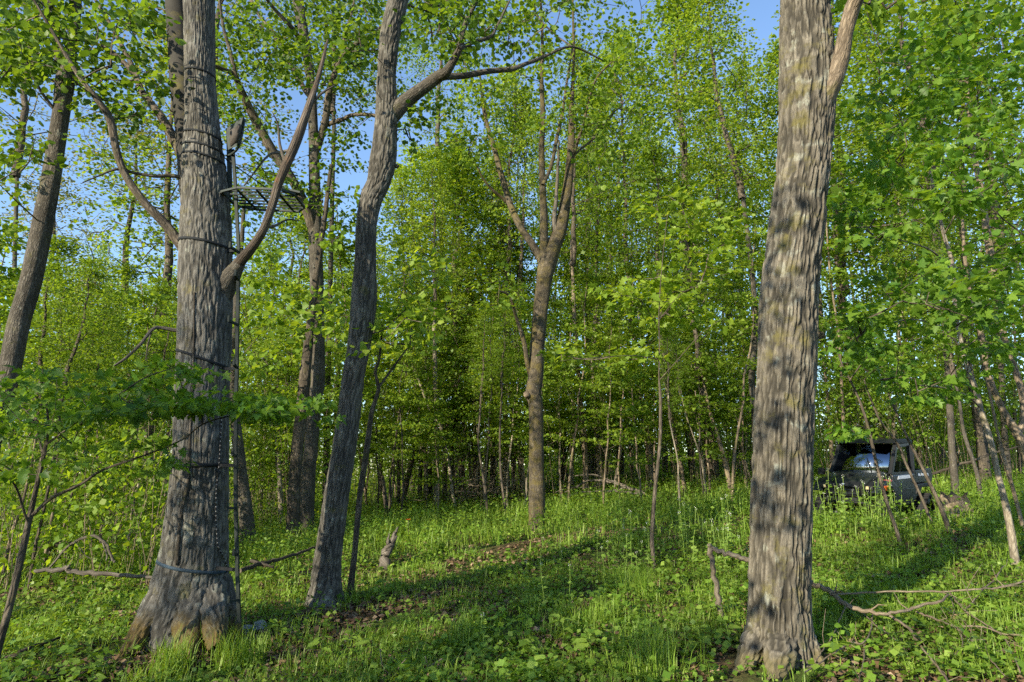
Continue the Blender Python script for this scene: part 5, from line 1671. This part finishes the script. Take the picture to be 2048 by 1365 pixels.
for py in (1140, 931, 737, 501):
    Yp = np.interp(-py, [-s[1] for s in SP], [s[2] for s in SP])
    p = at(np.interp(-py, [-s[1] for s in SP], [s[0] for s in SP]), py, Yp)
    mb = MB()
    q = np.array([np.interp(p[2], T1['P'][:, 2], T1['P'][:, j]) for j in range(3)])
    rr = np.interp(p[2], T1['P'][:, 2], T1['r'])
    bar(mb, p, q + unit(p - q) * rr * 0.98, 0.02, 0.03)
    mb.build('buckle', M['strap'], stick, stick_base)

# hang-on stand: platform, post, seat, cables
zp = at(470, 398, 6.95)
plat_x0 = at(462, 395, 6.95)[0]
zpl = zp[2]
X0, X1 = plat_x0 - 0.02, plat_x0 + 0.74
YA, YB = 6.66, 7.26
stand = empty('tree_stand', (X0, 6.95, zpl))
tag(stand, 'hang-on metal tree stand with grate platform and folded seat high on the big trunk', 'tree stand')
so = np.array([X0, 6.95, zpl])


def part(name, bars, mat, parent=stand, origin=so):
    mb = MB()
    for b in bars:
        bar(mb, *b)
    return mb.build(name, M[mat], parent, origin)


part('platform_frame', [((X0, YA + 0.1, zpl), (X0, YB - 0.1, zpl), 0.028), ((X0, YA + 0.1, zpl), (X0 + 0.2, YA, zpl - 0.001), 0.022), ((X0 + 0.2, YA, zpl), (X1 - 0.1, YA, zpl - 0.02), 0.022), ((X1 - 0.1, YA, zpl - 0.02), (X1, YA + 0.12, zpl - 0.02), 0.022),
                        ((X1, YA + 0.12, zpl - 0.02), (X1, YB - 0.12, zpl - 0.02), 0.022), ((X1, YB - 0.12, zpl - 0.02), (X1 - 0.1, YB, zpl - 0.02), 0.022), ((X1 - 0.1, YB, zpl - 0.02), (X0 + 0.2, YB, zpl), 0.022), ((X0 + 0.2, YB, zpl), (X0, YB - 0.1, zpl), 0.022)], 'green_steel')
for k in range(6):
    yy = YA + 0.09 + k * 0.084
    part('slat', [((X0 + 0.06, yy, zpl + 0.004), (X1 - 0.02, yy, zpl - 0.016), 0.013, 0.016)], 'black_steel')
for k in range(3):
    xx = X0 + 0.2 + k * 0.2
    part('crossbar', [((xx, YA + 0.02, zpl - 0.018), (xx, YB - 0.02, zpl - 0.018), 0.022, 0.012)], 'black_steel')
part('footrest', [((X1 - 0.06, YA + 0.16, zpl + 0.03), (X1 + 0.06, YA + 0.16, zpl + 0.0), 0.10, 0.02)], 'green_steel')
part('bracket', [((X1 - 0.16, YA + 0.08, zpl + 0.012), (X1 - 0.1, YA + 0.08, zpl + 0.05), 0.07, 0.012)], 'pale_metal')
topz = at(455, 262, 6.95)[2]
tx = at(452, 262, 6.95)[0]
part('post', [((X0 + 0.01, 6.95, zpl + 0.02), (tx + 0.03, 6.95, topz), 0.04, 0.04)], 'black_steel')
part('cable', [((tx + 0.02, 6.93, at(440, 318, 6.95)[2]), (X1 - 0.12, YA + 0.01, zpl), 0.010)], 'strap')
part('cable', [((tx + 0.02, 6.97, at(440, 318, 6.95)[2]), (X1 - 0.12, YB - 0.01, zpl), 0.010)], 'strap')
# folded seat: a padded panel tipped up against the trunk, with its bent tube frame
sx = at(452, 285, 6.9)
pan = [at(451, 258, 6.80), at(486, 234, 6.62), at(492, 240, 7.18), at(457, 262, 7.2), at(456, 300, 6.82), at(473, 292, 6.66), at(480, 283, 7.12), at(462, 300, 7.18)]
P8 = np.array(pan)
F8 = np.array([[0, 1, 2, 3], [4, 7, 6, 5], [0, 4, 5, 1], [1, 5, 6, 2], [2, 6, 7, 3], [3, 7, 4, 0]])
mb = MB()
mb.add(P8[F8.ravel()], np.arange(24).reshape(6, 4))
mb.build('seat', M['seat'], stand, so)
mb = MB()
q = np.array([at(459, 262, 6.70), at(480, 247, 6.60), at(472, 283, 6.63), at(460, 292, 6.74)])
q2 = q + np.array([0, 0.05, 0])
mb.add(np.vstack([q, q2]), np.array([[0, 1, 2, 3], [7, 6, 5, 4], [0, 4, 5, 1], [1, 5, 6, 2], [2, 6, 7, 3], [3, 7, 4, 0]]))
mb.build('seat_pad', M['seat_pad'], stand, so)
mb = MB()
mb.tube(catmull([at(489, 240, 6.7), at(484, 270, 6.68), at(476, 296, 6.72), at(464, 308, 6.85), at(454, 312, 6.93)], 5), np.full(21, 0.013), 7)
mb.build('seat_frame', M['green_steel'], stand, so)
for a, b in ((296, 309), (271, 283), (315, 330)):
    V, F = strap_ring(a, b, 0.022, 0.007)
    mb = MB()
    mb.add(V, F)
    mb.build('strap', M['strap'], stand, so)

V, F = strap_ring(150, 156, 0.02, 0.007)
mb = MB()
mb.add(V, F)
tag(mb.build('tree_strap', M['strap'], None, V.mean(0)), 'single black strap high round the trunk above the tree stand', 'strap')

rp = NT('rope_black_white')
ra = rp.n('ShaderNodeAttribute', attribute_name='bark')
rs = rp.n('ShaderNodeSeparateXYZ')
rp.l(ra.outputs['Vector'], rs.inputs[0])
rw = rp.math('SINE', rp.math('MULTIPLY', rs.outputs['Z'], 150.0))
M['rope'] = rp.done(rp.bsdf(rp.ramp(rw, [(0.45, (0.015, 0.015, 0.017)), (0.75, (0.22, 0.22, 0.22))]), 0.85, 0.2))
rpts = np.array([surf(*p) for p in [(447, 780), (444, 815), (441, 880), (438, 932), (433, 975), (432, 1020), (433, 1060), (437, 1095), (449, 1118), (454, 1145), (453, 1180), (450, 1210), (446, 1232)]])
Q = catmull(rpts, 5)
mb = MB()
mb.tube(Q, np.full(len(Q), 0.0055), 7)
tag(mb.build('haul_rope', M['rope'], None, Q[0]), 'black and white twisted rope hanging down the front of the strapped trunk', 'rope')
kp = surf(437, 945, 0.02)
mb = MB()
mb.tube(kp + np.array([[0.01, 0, 0.045], [-0.012, -0.01, 0.02], [0.012, -0.012, 0.0], [-0.006, 0, -0.03], [0, 0, -0.05]]), [0.008, 0.018, 0.02, 0.014, 0.006], 8)
tag(mb.build('rope_knot', M['strap'], None, kp), 'dark knot of cord tied at the strap of the climbing stick', 'knot')
vp = catmull(np.array([surf(*p, 0.006) for p in [(389, 585), (388, 660), (387, 730), (384, 800), (381, 860), (378, 930), (374, 975), (366, 1010), (360, 1045), (357, 1090), (353, 1130)]]), 5)
mb = MB()
mb.tube(vp, np.linspace(0.008, 0.017, len(vp)), 7, 0, True, lumps(5, 0.15))
tag(mb.build('vine', M['bark_dark'], None, vp[-1]), 'thin dark vine stem climbing up the front of the strapped trunk', 'vine')


def rock(name, label, px, py, s, seed):
    c = hit(px, py)
    bm = bmesh.new()
    bmesh.ops.create_icosphere(bm, subdivisions=3, radius=1.0)
    rg = np.random.default_rng(seed)
    pl = [(unit(rg.normal(size=3)), rg.uniform(0.55, 0.85)) for _ in range(9)]
    for v in bm.verts:
        p = np.array(v.co)
        for n_, d_ in pl:
            k = p @ n_
            if k > d_:
                p = p - n_ * (k - d_) * 0.9
        p = p * (1 + 0.05 * noise.noise(Vector(p * 2.5 + seed)))
        v.co = p * np.array(s)
    me = bpy.data.meshes.new(name)
    bm.to_mesh(me)
    bm.free()
    me.materials.append(M['stone'])
    o = link(name, me)
    o.location = (c[0], c[1], c[2] + s[2] * 0.45)
    o.rotation_euler = (0.2, 0.1, seed)
    tag(o, label, 'stone')


rock('stone', 'angular blue-grey stone in the grass beside the climbing stick foot', 516, 1262, (0.085, 0.07, 0.075), 3)
rock('stone', 'lower grey stone half sunk between trunk and angular stone', 494, 1266, (0.08, 0.07, 0.05), 7)

# orange marker on a thin stake
mp = hit(815, 1083)
mk = empty('marker_stake', mp)
tag(mk, 'small orange marker on a thin stake in the grass behind the clearing', 'marker')
hh = at(815, 1040, mp[1])[2] - mp[2]
mb = MB()
mb.tube(np.array([[0, 0, -0.05], [0.01, 0, hh * 0.5], [0, 0, hh]]), [0.006, 0.006, 0.005], 6)
link('stake', mb.mesh('stake', [M['twig_grey']]), mk)
mb = MB()
for k in range(7):
    a = k * 0.9
    add_leaves(mb, np.array([[0, 0, hh]]), np.array([[math.cos(a), math.sin(a), 0.3]]), np.array([[0, 0, 1.0]]), np.array([0.075]), T_MID, 0)
link('orange_flag', mb.mesh('orange_flag', [M['orange']]), mk)

# ------------------------------------------------------------------ weeds, broad-leaved plants and tufts one can tell apart
def weed_variant(seed):
    rng = np.random.default_rng(seed)
    h = rng.uniform(0.55, 0.9)
    k = 7
    ax = np.column_stack([np.cumsum(rng.normal(size=k)) * 0.012, np.cumsum(rng.normal(size=k)) * 0.012, np.linspace(-0.03, h, k)])
    s = MB()
    s.tube(ax, np.linspace(0.006, 0.003, k), 5)
    lf = MB()
    n = 13
    t = rng.uniform(0.12, 0.92, n)
    p = np.column_stack([np.interp(t * h, ax[:, 2], ax[:, 0]), np.interp(t * h, ax[:, 2], ax[:, 1]), t * h])
    a = rng.random(n) * 6.283
    add_leaves(lf, p, np.column_stack([np.cos(a), np.sin(a), rng.normal(size=n) * 0.3 + 0.2]), np.array([0, 0, 1.0]) + rng.normal(size=(n, 3)) * 0.3, 0.085 * (1.15 - t) + 0.02, T_MID, 0)
    fl = MB()
    n = 12
    a = rng.random(n) * 6.283
    p = ax[-1] + np.column_stack([np.cos(a) * 0.014, np.sin(a) * 0.014, rng.normal(size=n) * 0.012])
    add_leaves(fl, p, np.column_stack([np.cos(a), np.sin(a), rng.normal(size=n) * 0.5]), np.array([0, 0, 1.0]) + rng.normal(size=(n, 3)) * 0.5, np.full(n, 0.010), T_QUAD, 0)
    return s.mesh('weed_stem', [M['weed']]), lf.mesh('weed_leaves', [M['weed']]), fl.mesh('flower_head', [M['petal']])


WEEDS = [weed_variant(800 + i) for i in range(5)]
random.seed(5)


def put_weed(px, py, label, group, s=1.0):
    c = hit(px, py)
    o = empty('flowering_weed', c)
    o.rotation_euler = (random.gauss(0, 0.07), random.gauss(0, 0.07), random.random() * 6.28)
    k = s * random.uniform(0.75, 1.15)
    o.scale = (k, k, k)
    tag(o, label, 'weed', group)
    for nm, me in zip(('stem', 'foliage', 'flower_head'), random.choice(WEEDS)):
        lo_ = link(nm, me, o)
        if nm != 'stem':
            lo_['kind'] = 'stuff'


for _ in range(40):
    put_weed(random.uniform(1632, 1800), random.uniform(1028, 1080), 'tall white-flowered weed in the stand before the black vehicle', 'weeds before the vehicle')
for _ in range(20):
    put_weed(random.uniform(1365, 1492), random.uniform(1110, 1160), 'tall white-flowered weed left of the ridged trunk', 'weeds left of the ridged trunk', 0.9)
for _ in range(14):
    put_weed(random.uniform(1215, 1345), random.uniform(1118, 1175), 'white-flowered weed around the lone clearing sapling', 'weeds by the lone sapling', 0.8)
for _ in range(8):
    put_weed(random.uniform(1050, 1230), random.uniform(1155, 1260), 'single weed stalk in the open clearing', 'weeds in the clearing', 0.7)
put_weed(975, 1345, 'thin weed topped with white flowers at the bottom middle of the clearing', 'weeds in the clearing', 0.75)


def herb_leaf_mesh():
    V, f1, f2 = leaf_template([(0, 0), (0.16, 0.1), (0.30, 0.34), (0.22, 0.46), (0.26, 0.66), (0.12, 0.8), (0, 1.0)], 0.22, 0.3)
    return make_mesh('herb_leaf', V, [(f1, 0), (f2, 0)], [M['herb']])


HL = herb_leaf_mesh()
st_ = MB()
st_.tube(np.array([[0, 0, -0.03], [0.01, 0, 0.08], [0, 0.01, 0.17]]), [0.004, 0.0035, 0.003], 5)
HS = st_.mesh('herb_stem', [M['herb']])
BP = [(700, 1312, 'at the bottom left of the clearing, by the two stones'), (640, 1330, 'low at the bottom, right of the mossy root'), (742, 1330, 'beside the pale Y-shaped twig'), (1060, 1325, 'at the bottom middle'), (1125, 1290, 'right of the bottom middle'),
      (1180, 1335, 'at the bottom between middle and ridged trunk'), (1060, 1178, 'in the middle of the clearing'), (1095, 1190, 'right of the clearing middle'), (1400, 1320, 'at the left foot of the ridged trunk'), (1350, 1270, 'left of the broken stick'),
      (1455, 1300, 'between broken stick and ridged trunk'), (1680, 1345, 'under the sprawling dead branch, left end'), (1790, 1330, 'under the middle of the sprawling dead branch'), (1960, 1345, 'at the bottom right corner'), (1700, 1150, 'in the sun right of the ridged trunk'),
      (1760, 1120, 'in the sun below the vehicle'), (1880, 1140, 'on the slope left of the pale wavy stem'), (200, 1230, 'in the sun left of the mossy root'), (140, 1270, 'in the sun at the lower left'), (560, 1290, 'right of the mossy root and stones')]
for i, (px, py, where) in enumerate(BP):
    rg = np.random.default_rng(850 + i)
    c = hit(px, py)
    o = empty('broad_leaved_plant', c)
    tag(o, 'broad-leaved green plant ' + where, 'plant', 'broad-leaved plants on the forest floor')
    k = rg.uniform(0.9, 1.35)
    link('stem', HS, o).scale = (k, k, k)
    for q in range(8):
        a = q * 0.785 + rg.normal() * 0.25
        l = link('leaf', HL, o)
        s = 0.085 * k * rg.uniform(0.7, 1.2)
        l.location = (0.015 * math.cos(a), 0.015 * math.sin(a), (0.09 + 0.09 * rg.random()) * k)
        l.rotation_euler = (rg.uniform(-0.15, 0.45), rg.normal() * 0.25, a - math.pi / 2)
        l.scale = (s, s, s)

TF = [(1310, 1352, 1.5, 'big soft grass tuft at the bottom left of the ridged trunk'), (1240, 1180, 1.1, 'sunlit grass tuft in the clearing left of the lone sapling'), (1290, 1200, 1.2, 'bright grass tuft before the lone sapling foot'), (437, 1288, 1.0, 'grass tuft against the right side of the mossy root'),
      (470, 1335, 1.1, 'grass tuft at the bottom below the climbing stick'), (1200, 1250, 1.0, 'grass tuft in the shade right of the clearing middle'), (340, 1345, 1.0, 'grass tuft at the bottom below the mossy root'), (930, 1290, 0.9, 'grass tuft left of the white-flowered weed'), (880, 1108, 0.9, 'sunlit grass tuft on the trail behind the snag')]
for i, (px, py, s, lab) in enumerate(TF):
    rg = np.random.default_rng(870 + i)
    c = hit(px, py)
    mb = MB()
    blades(mb, rg, np.array([c[0]]), np.array([c[1]]), 170, np.array([0.085 * s]), 0.26 * s, 0.34 * s, 0.0034)
    tag(mb.build('grass_tuft', M['grass'], None, c), lab, 'grass tuft', 'grass tufts in the clearing')

# ------------------------------------------------------------------ black utility vehicle on tracks
M['v_black'] = plain_mat('vehicle_plastic_black', (0.008, 0.009, 0.010), 0.55, 0.25, var=0.35, scale=6)
M['v_body'] = plain_mat('vehicle_panel_charcoal', (0.010, 0.013, 0.018), 0.4, 0.35, var=0.25, scale=5)
M['v_green'] = plain_mat('vehicle_panel_dark_green', (0.012, 0.015, 0.012), 0.45, 0.35, var=0.25, scale=5)
M['v_rubber'] = plain_mat('track_rubber', (0.02, 0.02, 0.021), 0.8, 0.2, var=0.4, scale=9)
M['v_hub'] = plain_mat('wheel_grey', (0.14, 0.15, 0.15), 0.5, 0.4, var=0.3)
M['v_white'] = plain_mat('decal_pale', (0.55, 0.57, 0.62), 0.5, 0.3, var=0.15)
M['v_orange'] = plain_mat('reflector_orange', (0.80, 0.13, 0.015), 0.3, 0.5, var=0.1)
M['v_amber'] = plain_mat('reflector_amber', (0.85, 0.42, 0.04), 0.3, 0.5, var=0.1)
M['v_lens'] = plain_mat('lamp_lens', (0.42, 0.36, 0.20), 0.12, 0.6, var=0.1)
M['v_red'] = plain_mat('decal_red', (0.45, 0.10, 0.08), 0.5, 0.3, var=0.1)


def glass_mat(name, ior, tint):
    t = NT(name)
    tc = t.n('ShaderNodeTexCoord').outputs['Object']
    g = t.n('ShaderNodeBsdfGlossy')
    g.inputs['Roughness'].default_value = 0.03
    g.inputs['Color'].default_value = (0.75, 0.85, 1.0, 1)
    tr = t.n('ShaderNodeBsdfTransparent')
    tr.inputs['Color'].default_value = (*tint, 1)
    fr = t.n('ShaderNodeFresnel')
    fr.inputs['IOR'].default_value = ior
    mx = t.n('ShaderNodeMixShader')
    k = t.math('ADD', fr.outputs[0], t.math('MULTIPLY', t.noise(tc, 30.0, 4), 0.02), True)
    t.l(k, mx.inputs[0])
    t.l(tr.outputs[0], mx.inputs[1])
    t.l(g.outputs[0], mx.inputs[2])
    return t.done(mx.outputs[0])


M['v_glass'] = glass_mat('windscreen_glass', 3.2, (0.4, 0.45, 0.45))
M['v_pane'] = glass_mat('side_window_glass', 1.06, (0.7, 0.74, 0.74))
vc = at(1750, 1032, 15.2)
vc[2] = float(ground(vc[0], vc[1])) - 0.06
veh = empty('utility_vehicle', vc)
to_cam = math.atan2(EYE[1] - vc[1], EYE[0] - vc[0])
gx = (ground(vc[0] + 1, vc[1]) - ground(vc[0] - 1, vc[1])) / 2
gy = (ground(vc[0], vc[1] + 1) - ground(vc[0], vc[1] - 1)) / 2
up = Vector((-float(gx), -float(gy), 1)).normalized()
hd = to_cam - R(25)
fw = Vector((math.cos(hd), math.sin(hd), 0))
fw = (fw - up * fw.dot(up)).normalized()
lf_ = up.cross(fw)
veh.matrix_world = Matrix.Translation(Vector([float(c) for c in vc])) @ Matrix((fw, lf_, up)).transposed().to_4x4() @ Matrix.Scale(0.89, 4)
tag(veh, 'black enclosed utility vehicle with cargo bed parked on the slope', 'utility vehicle')


def bm_obj(name, bm, mat, parent=veh, bevel=0.0, segs=2):
    if bevel:
        bmesh.ops.remove_doubles(bm, verts=bm.verts, dist=1e-5)
        ed = [e for e in bm.edges if len(e.link_faces) == 2 and e.calc_face_angle(0) > 0.35]
        bmesh.ops.bevel(bm, geom=ed, offset=bevel, segments=segs, affect='EDGES', profile=0.6, clamp_overlap=True)
    bmesh.ops.recalc_face_normals(bm, faces=bm.faces)
    me = bpy.data.meshes.new(name)
    bm.to_mesh(me)
    bm.free()
    me.materials.append(M[mat])
    return link(name, me, parent)


def prism(name, prof, y0, y1, mat, parent=veh, bevel=0.015, taper=None):
    """side profile (x, z) extruded across the vehicle; taper narrows the far point heights"""
    bm = bmesh.new()
    a = [bm.verts.new((x, y0 if taper is None else y0 * taper[i], z)) for i, (x, z) in enumerate(prof)]
    b = [bm.verts.new((x, y1 if taper is None else y1 * taper[i], z)) for i, (x, z) in enumerate(prof)]
    bm.faces.new(a)
    bm.faces.new(b[::-1])
    n = len(prof)
    for i in range(n):
        bm.faces.new((a[i], b[i], b[(i + 1) % n], a[(i + 1) % n]))
    return bm_obj(name, bm, mat, parent, bevel)


def vbox(name, x0, x1, y0, y1, z0, z1, mat, parent=veh, bevel=0.01):
    return prism(name, [(x0, z0), (x1, z0), (x1, z1), (x0, z1)], y0, y1, mat, parent, bevel)


def vbar(name, a, b, w, mat, parent=veh, h=None):
    mb = MB()
    bar(mb, a, b, w, h)
    return mb.build(name, M[mat], parent)


def vtube(name, pts, r, mat, parent=veh, segs=8):
    Q = catmull(np.array(pts, float), 4)
    mb = MB()
    mb.tube(Q, np.full(len(Q), r), segs)
    return mb.build(name, M[mat], parent)


vbox('chassis', -1.25, 1.15, -0.42, 0.42, 0.34, 0.52, 'v_black', bevel=0.02)
hood = prism('hood', [(1.36, 0.66), (1.40, 0.92), (1.22, 1.06), (0.70, 1.16), (0.55, 1.18), (0.55, 0.70)], -0.60, 0.60, 'v_green', bevel=0.035, taper=[0.72, 0.78, 0.9, 1.08, 1.12, 1.12])
vbox('hood_seam', 0.72, 1.20, -0.012, 0.012, 1.02, 1.135, 'v_black', hood, 0.003)
gr = prism('grille', [(1.345, 0.60), (1.425, 0.66), (1.455, 0.90), (1.36, 0.985), (1.335, 0.98)], -0.36, 0.36, 'v_black', bevel=0.015)
for zz in (0.70, 0.78, 0.86):
    vbox('grille_bar', 1.40, 1.462, -0.32, 0.32, zz, zz + 0.025, 'v_hub' if zz > 0.8 else 'v_body', gr, 0.005)
vbox('badge', 1.437, 1.462, -0.03, 0.03, 0.905, 0.94, 'v_white', gr, 0.004)
for s in (-1, 1):
    hl = prism('headlight', [(1.20, 0.84), (1.34, 0.80), (1.345, 0.90), (1.20, 1.0)], s * 0.40, s * 0.62, 'v_black', bevel=0.012)
    prism('lens', [(1.27, 0.835), (1.352, 0.815), (1.357, 0.875), (1.29, 0.91)], s * 0.44, s * 0.53, 'v_lens', hl, 0.006)
    fd = prism('fender', [(0.50, 0.74), (0.56, 0.90), (0.74, 1.02), (1.0, 1.02), (1.22, 0.92), (1.34, 0.74), (1.28, 0.72), (1.14, 0.82), (0.96, 0.87), (0.78, 0.85), (0.66, 0.72)], s * 0.56, s * 0.80, 'v_body' if s > 0 else 'v_green', bevel=0.02)
    if s > 0:
        vbox('reflector', 1.05, 1.20, 0.795, 0.815, 0.80, 0.90, 'v_orange', fd, 0.004)
        vbox('marker_lamp', 0.95, 1.03, 0.795, 0.812, 0.83, 0.90, 'v_amber', fd, 0.004)
        vbox('decal', 0.78, 0.98, 0.70, 0.803, 0.985, 1.026, 'v_red', fd, 0.003)
    prism('rear_fender', [(-0.50, 0.66), (-0.60, 0.88), (-1.35, 0.90), (-1.40, 0.80), (-1.20, 0.80), (-0.85, 0.80), (-0.72, 0.66)], s * 0.52, s * 0.78, 'v_black', bevel=0.02)
bp = vtube('bumper', [(1.30, -0.56, 0.50), (1.50, -0.46, 0.52), (1.54, 0, 0.52), (1.50, 0.46, 0.52), (1.30, 0.56, 0.50)], 0.028, 'v_black')
vtube('guard_hoop', [(1.52, -0.34, 0.52), (1.53, -0.36, 0.72), (1.50, -0.30, 0.86), (1.49, 0, 0.88), (1.50, 0.30, 0.86), (1.53, 0.36, 0.72), (1.52, 0.34, 0.52)], 0.022, 'v_black', bp)
prism('skid_plate', [(1.15, 0.36), (1.42, 0.50), (1.40, 0.62), (1.15, 0.60)], -0.34, 0.34, 'v_black', bevel=0.01)
# cab
for s in (-1, 1):
    vbar('pillar', (0.62, s * 0.70, 1.14), (0.14, s * 0.66, 1.86), 0.07, 'v_black', h=0.06)
    vbar('pillar', (-0.62, s * 0.70, 0.60), (-0.55, s * 0.66, 1.86), 0.07, 'v_black', h=0.10)
    dr = prism('door', [(0.58, 0.52), (0.62, 1.12), (-0.56, 1.14), (-0.60, 0.60), (-0.35, 0.44), (0.40, 0.42)], s * 0.69, s * 0.76, 'v_body', bevel=0.025)
    # window surround as four bars, pane inside
    for k, (a, b, w) in enumerate([((0.58, 1.13), (0.17, 1.80), 0.06), ((0.17, 1.80), (-0.46, 1.82), 0.07), ((-0.50, 1.82), (-0.54, 1.12), 0.13), ((-0.54, 1.15), (0.58, 1.15), 0.07)]):
        vbar('window_frame', (a[0], s * 0.715, a[1]), (b[0], s * (0.69 + 0.003 * k), b[1]), 0.045, 'v_body', dr, h=w)
    prism('window_pane', [(0.50, 1.17), (0.16, 1.76), (-0.44, 1.78), (-0.48, 1.17)], s * 0.70, s * 0.706, 'v_pane', dr, 0)
    prism('stripe', [(0.40, 1.02), (0.34, 1.10), (-0.42, 1.115), (-0.36, 1.04)], s * 0.755, s * 0.766, 'v_white', dr, 0)
    vbox('handle', -0.46, -0.34, s * 0.755, s * 0.785, 0.93, 0.97, 'v_black', dr, 0.005)
    prism('crease', [(0.30, 0.60), (0.0, 0.80), (-0.40, 0.80), (-0.40, 0.77), (0.02, 0.77), (0.30, 0.57)], s * 0.755, s * 0.772, 'v_body', dr, 0.004)
vtube('mirror_arm', [(0.50, -0.72, 1.20), (0.55, -0.86, 1.18), (0.56, -0.92, 1.16)], 0.014, 'v_black')
prism('mirror', [(0.52, 1.08), (0.60, 1.08), (0.60, 1.24), (0.52, 1.24)], -0.90, -1.06, 'v_black', bevel=0.015)
prism('roof', [(0.30, 1.855), (0.16, 1.93), (-0.20, 1.965), (-0.62, 1.94), (-0.72, 1.86), (-0.60, 1.845), (0.10, 1.845)], -0.71, 0.71, 'v_black', bevel=0.02)
ws = MB()
wv = np.array([[0.63, -0.64, 1.17], [0.63, 0.64, 1.17], [0.165, 0.61, 1.84], [0.165, -0.61, 1.84]])
ws.add(np.vstack([wv, wv - np.array([0.006, 0, 0.004])]), np.array([[0, 1, 2, 3], [7, 6, 5, 4], [0, 4, 5, 1], [1, 5, 6, 2], [2, 6, 7, 3], [3, 7, 4, 0]]))
ws.build('windshield', M['v_glass'], veh)
vbar('wiper', (0.66, 0.30, 1.17), (0.42, 0.10, 1.52), 0.014, 'v_black')
vbox('dashboard', 0.30, 0.58, -0.62, 0.62, 0.90, 1.16, 'v_black', bevel=0.04)
vbox('seat', -0.45, 0.05, -0.60, 0.60, 0.62, 0.80, 'v_black', bevel=0.05)
for yy in (-0.36, 0.05, 0.40):
    prism('seat_back', [(-0.36, 0.78), (-0.24, 0.78), (-0.38, 1.42), (-0.50, 1.42)], yy - 0.19, yy + 0.19, 'v_black', bevel=0.05)
sw = MB()
aa = np.linspace(0, 6.283, 19)
sw.tube(np.column_stack([0.22 - 0.09 * np.sin(aa), 0.38 + 0.17 * np.cos(aa), 1.18 + 0.15 * np.sin(aa)]), np.full(19, 0.014), 6, cap=False)
sw.build('steering_wheel', M['v_black'], veh)
prism('rear_panel', [(-0.56, 0.70), (-0.50, 0.70), (-0.54, 1.16), (-0.60, 1.16)], -0.66, 0.66, 'v_black', bevel=0.01)
# cargo bed
bed = vbox('cargo_bed', -1.62, -0.70, -0.68, 0.68, 0.92, 0.97, 'v_black', bevel=0.01)
for s in (-1, 1):
    sd = prism('bed_side', [(-0.70, 0.90), (-0.70, 1.20), (-1.60, 1.24), (-1.68, 1.08), (-1.62, 0.92)], s * 0.66, s * 0.71, 'v_body', bed, 0.012)
    for xa, xb in ((-0.98, -0.84), (-1.20, -1.04), (-1.44, -1.26)):
        prism('decal', [(xa, 1.06), (xb, 1.07), (xb + 0.02, 1.13), (xa + 0.03, 1.12)], s * 0.708, s * 0.716, 'v_white', sd, 0)
    vbox('tail_light', -1.70, -1.62, s * 0.52, s * 0.62, 1.0, 1.10, 'v_red', bed, 0.006)
vbox('tailgate', -1.66, -1.61, -0.64, 0.64, 0.95, 1.22, 'v_body', bed, 0.01)
vbox('bed_front', -0.74, -0.69, -0.64, 0.64, 0.95, 1.22, 'v_body', bed, 0.01)


def track_unit(x, s, L):
    """triangular rubber track: high drive wheel, two low idlers"""
    root = empty('track', (0, 0, 0))
    root.parent = veh
    root.location = (x, s * 0.70, 0)
    circ = [(0.0, 0.50, 0.13), (L * 0.5, 0.14, 0.12), (-L * 0.5, 0.14, 0.12)]
    outline = []
    for (cx, cz, r), (a0, a1) in zip(circ, ((150, 30), (30, -90), (270, 150))):
        for q in np.linspace(a0, a1, 8):
            outline.append((cx + r * math.cos(R(q)), cz + r * math.sin(R(q))))
    outline = np.array(outline)
    c = outline.mean(0)
    inner = c + (outline - c) * 0.86
    n = len(outline)
    y0, y1 = -0.14, 0.14
    V = np.vstack([np.column_stack([o[:, 0], np.full(n, y), o[:, 1]]) for o, y in ((outline, y0), (outline, y1), (inner, y1), (inner, y0))])
    k = np.arange(n)
    k2 = (k + 1) % n
    F = np.vstack([np.stack([a * n + k, a * n + k2, b * n + k2, b * n + k], 1) for a, b in ((0, 1), (1, 2), (2, 3), (3, 0))])
    mb = MB()
    mb.add(V, F)
    # lugs
    per = np.vstack([outline, outline[:1]])
    seg = np.linalg.norm(np.diff(per, axis=0), axis=1)
    cum = np.concatenate([[0], np.cumsum(seg)])
    for d in np.arange(0, cum[-1], 0.085):
        p = np.array([np.interp(d, cum, per[:, 0]), np.interp(d, cum, per[:, 1])])
        o = unit(p - c) * 0.028
        bar(mb, (p[0] + o[0] * 0.5, -0.135, p[1] + o[1] * 0.5), (p[0] + o[0] * 0.5, 0.135, p[1] + o[1] * 0.5), 0.03, 0.03)
    mb.build('rubber_track', M['v_rubber'], root)
    for cx, cz, r in [(0, 0.50, 0.10), (L * 0.5, 0.14, 0.085), (-L * 0.5, 0.14, 0.085), (-L * 0.2, 0.10, 0.06), (L * 0.15, 0.10, 0.06)]:
        w = MB()
        w.tube(np.array([[cx, -0.10, cz], [cx, -0.09, cz], [cx, 0.09, cz], [cx, 0.10, cz]]), [r * 0.8, r, r, r * 0.8], 14)
        V0 = w.V[0][:14]
        w.add(np.vstack([V0, V0.mean(0)]), np.stack([(np.arange(14) + 1) % 14, np.arange(14), np.full(14, 14)], 1))
        w.build('wheel', M['v_hub'], root)


for x, L in ((0.98, 0.72), (-1.10, 0.92)):
    for s in (-1, 1):
        track_unit(x, s, L)
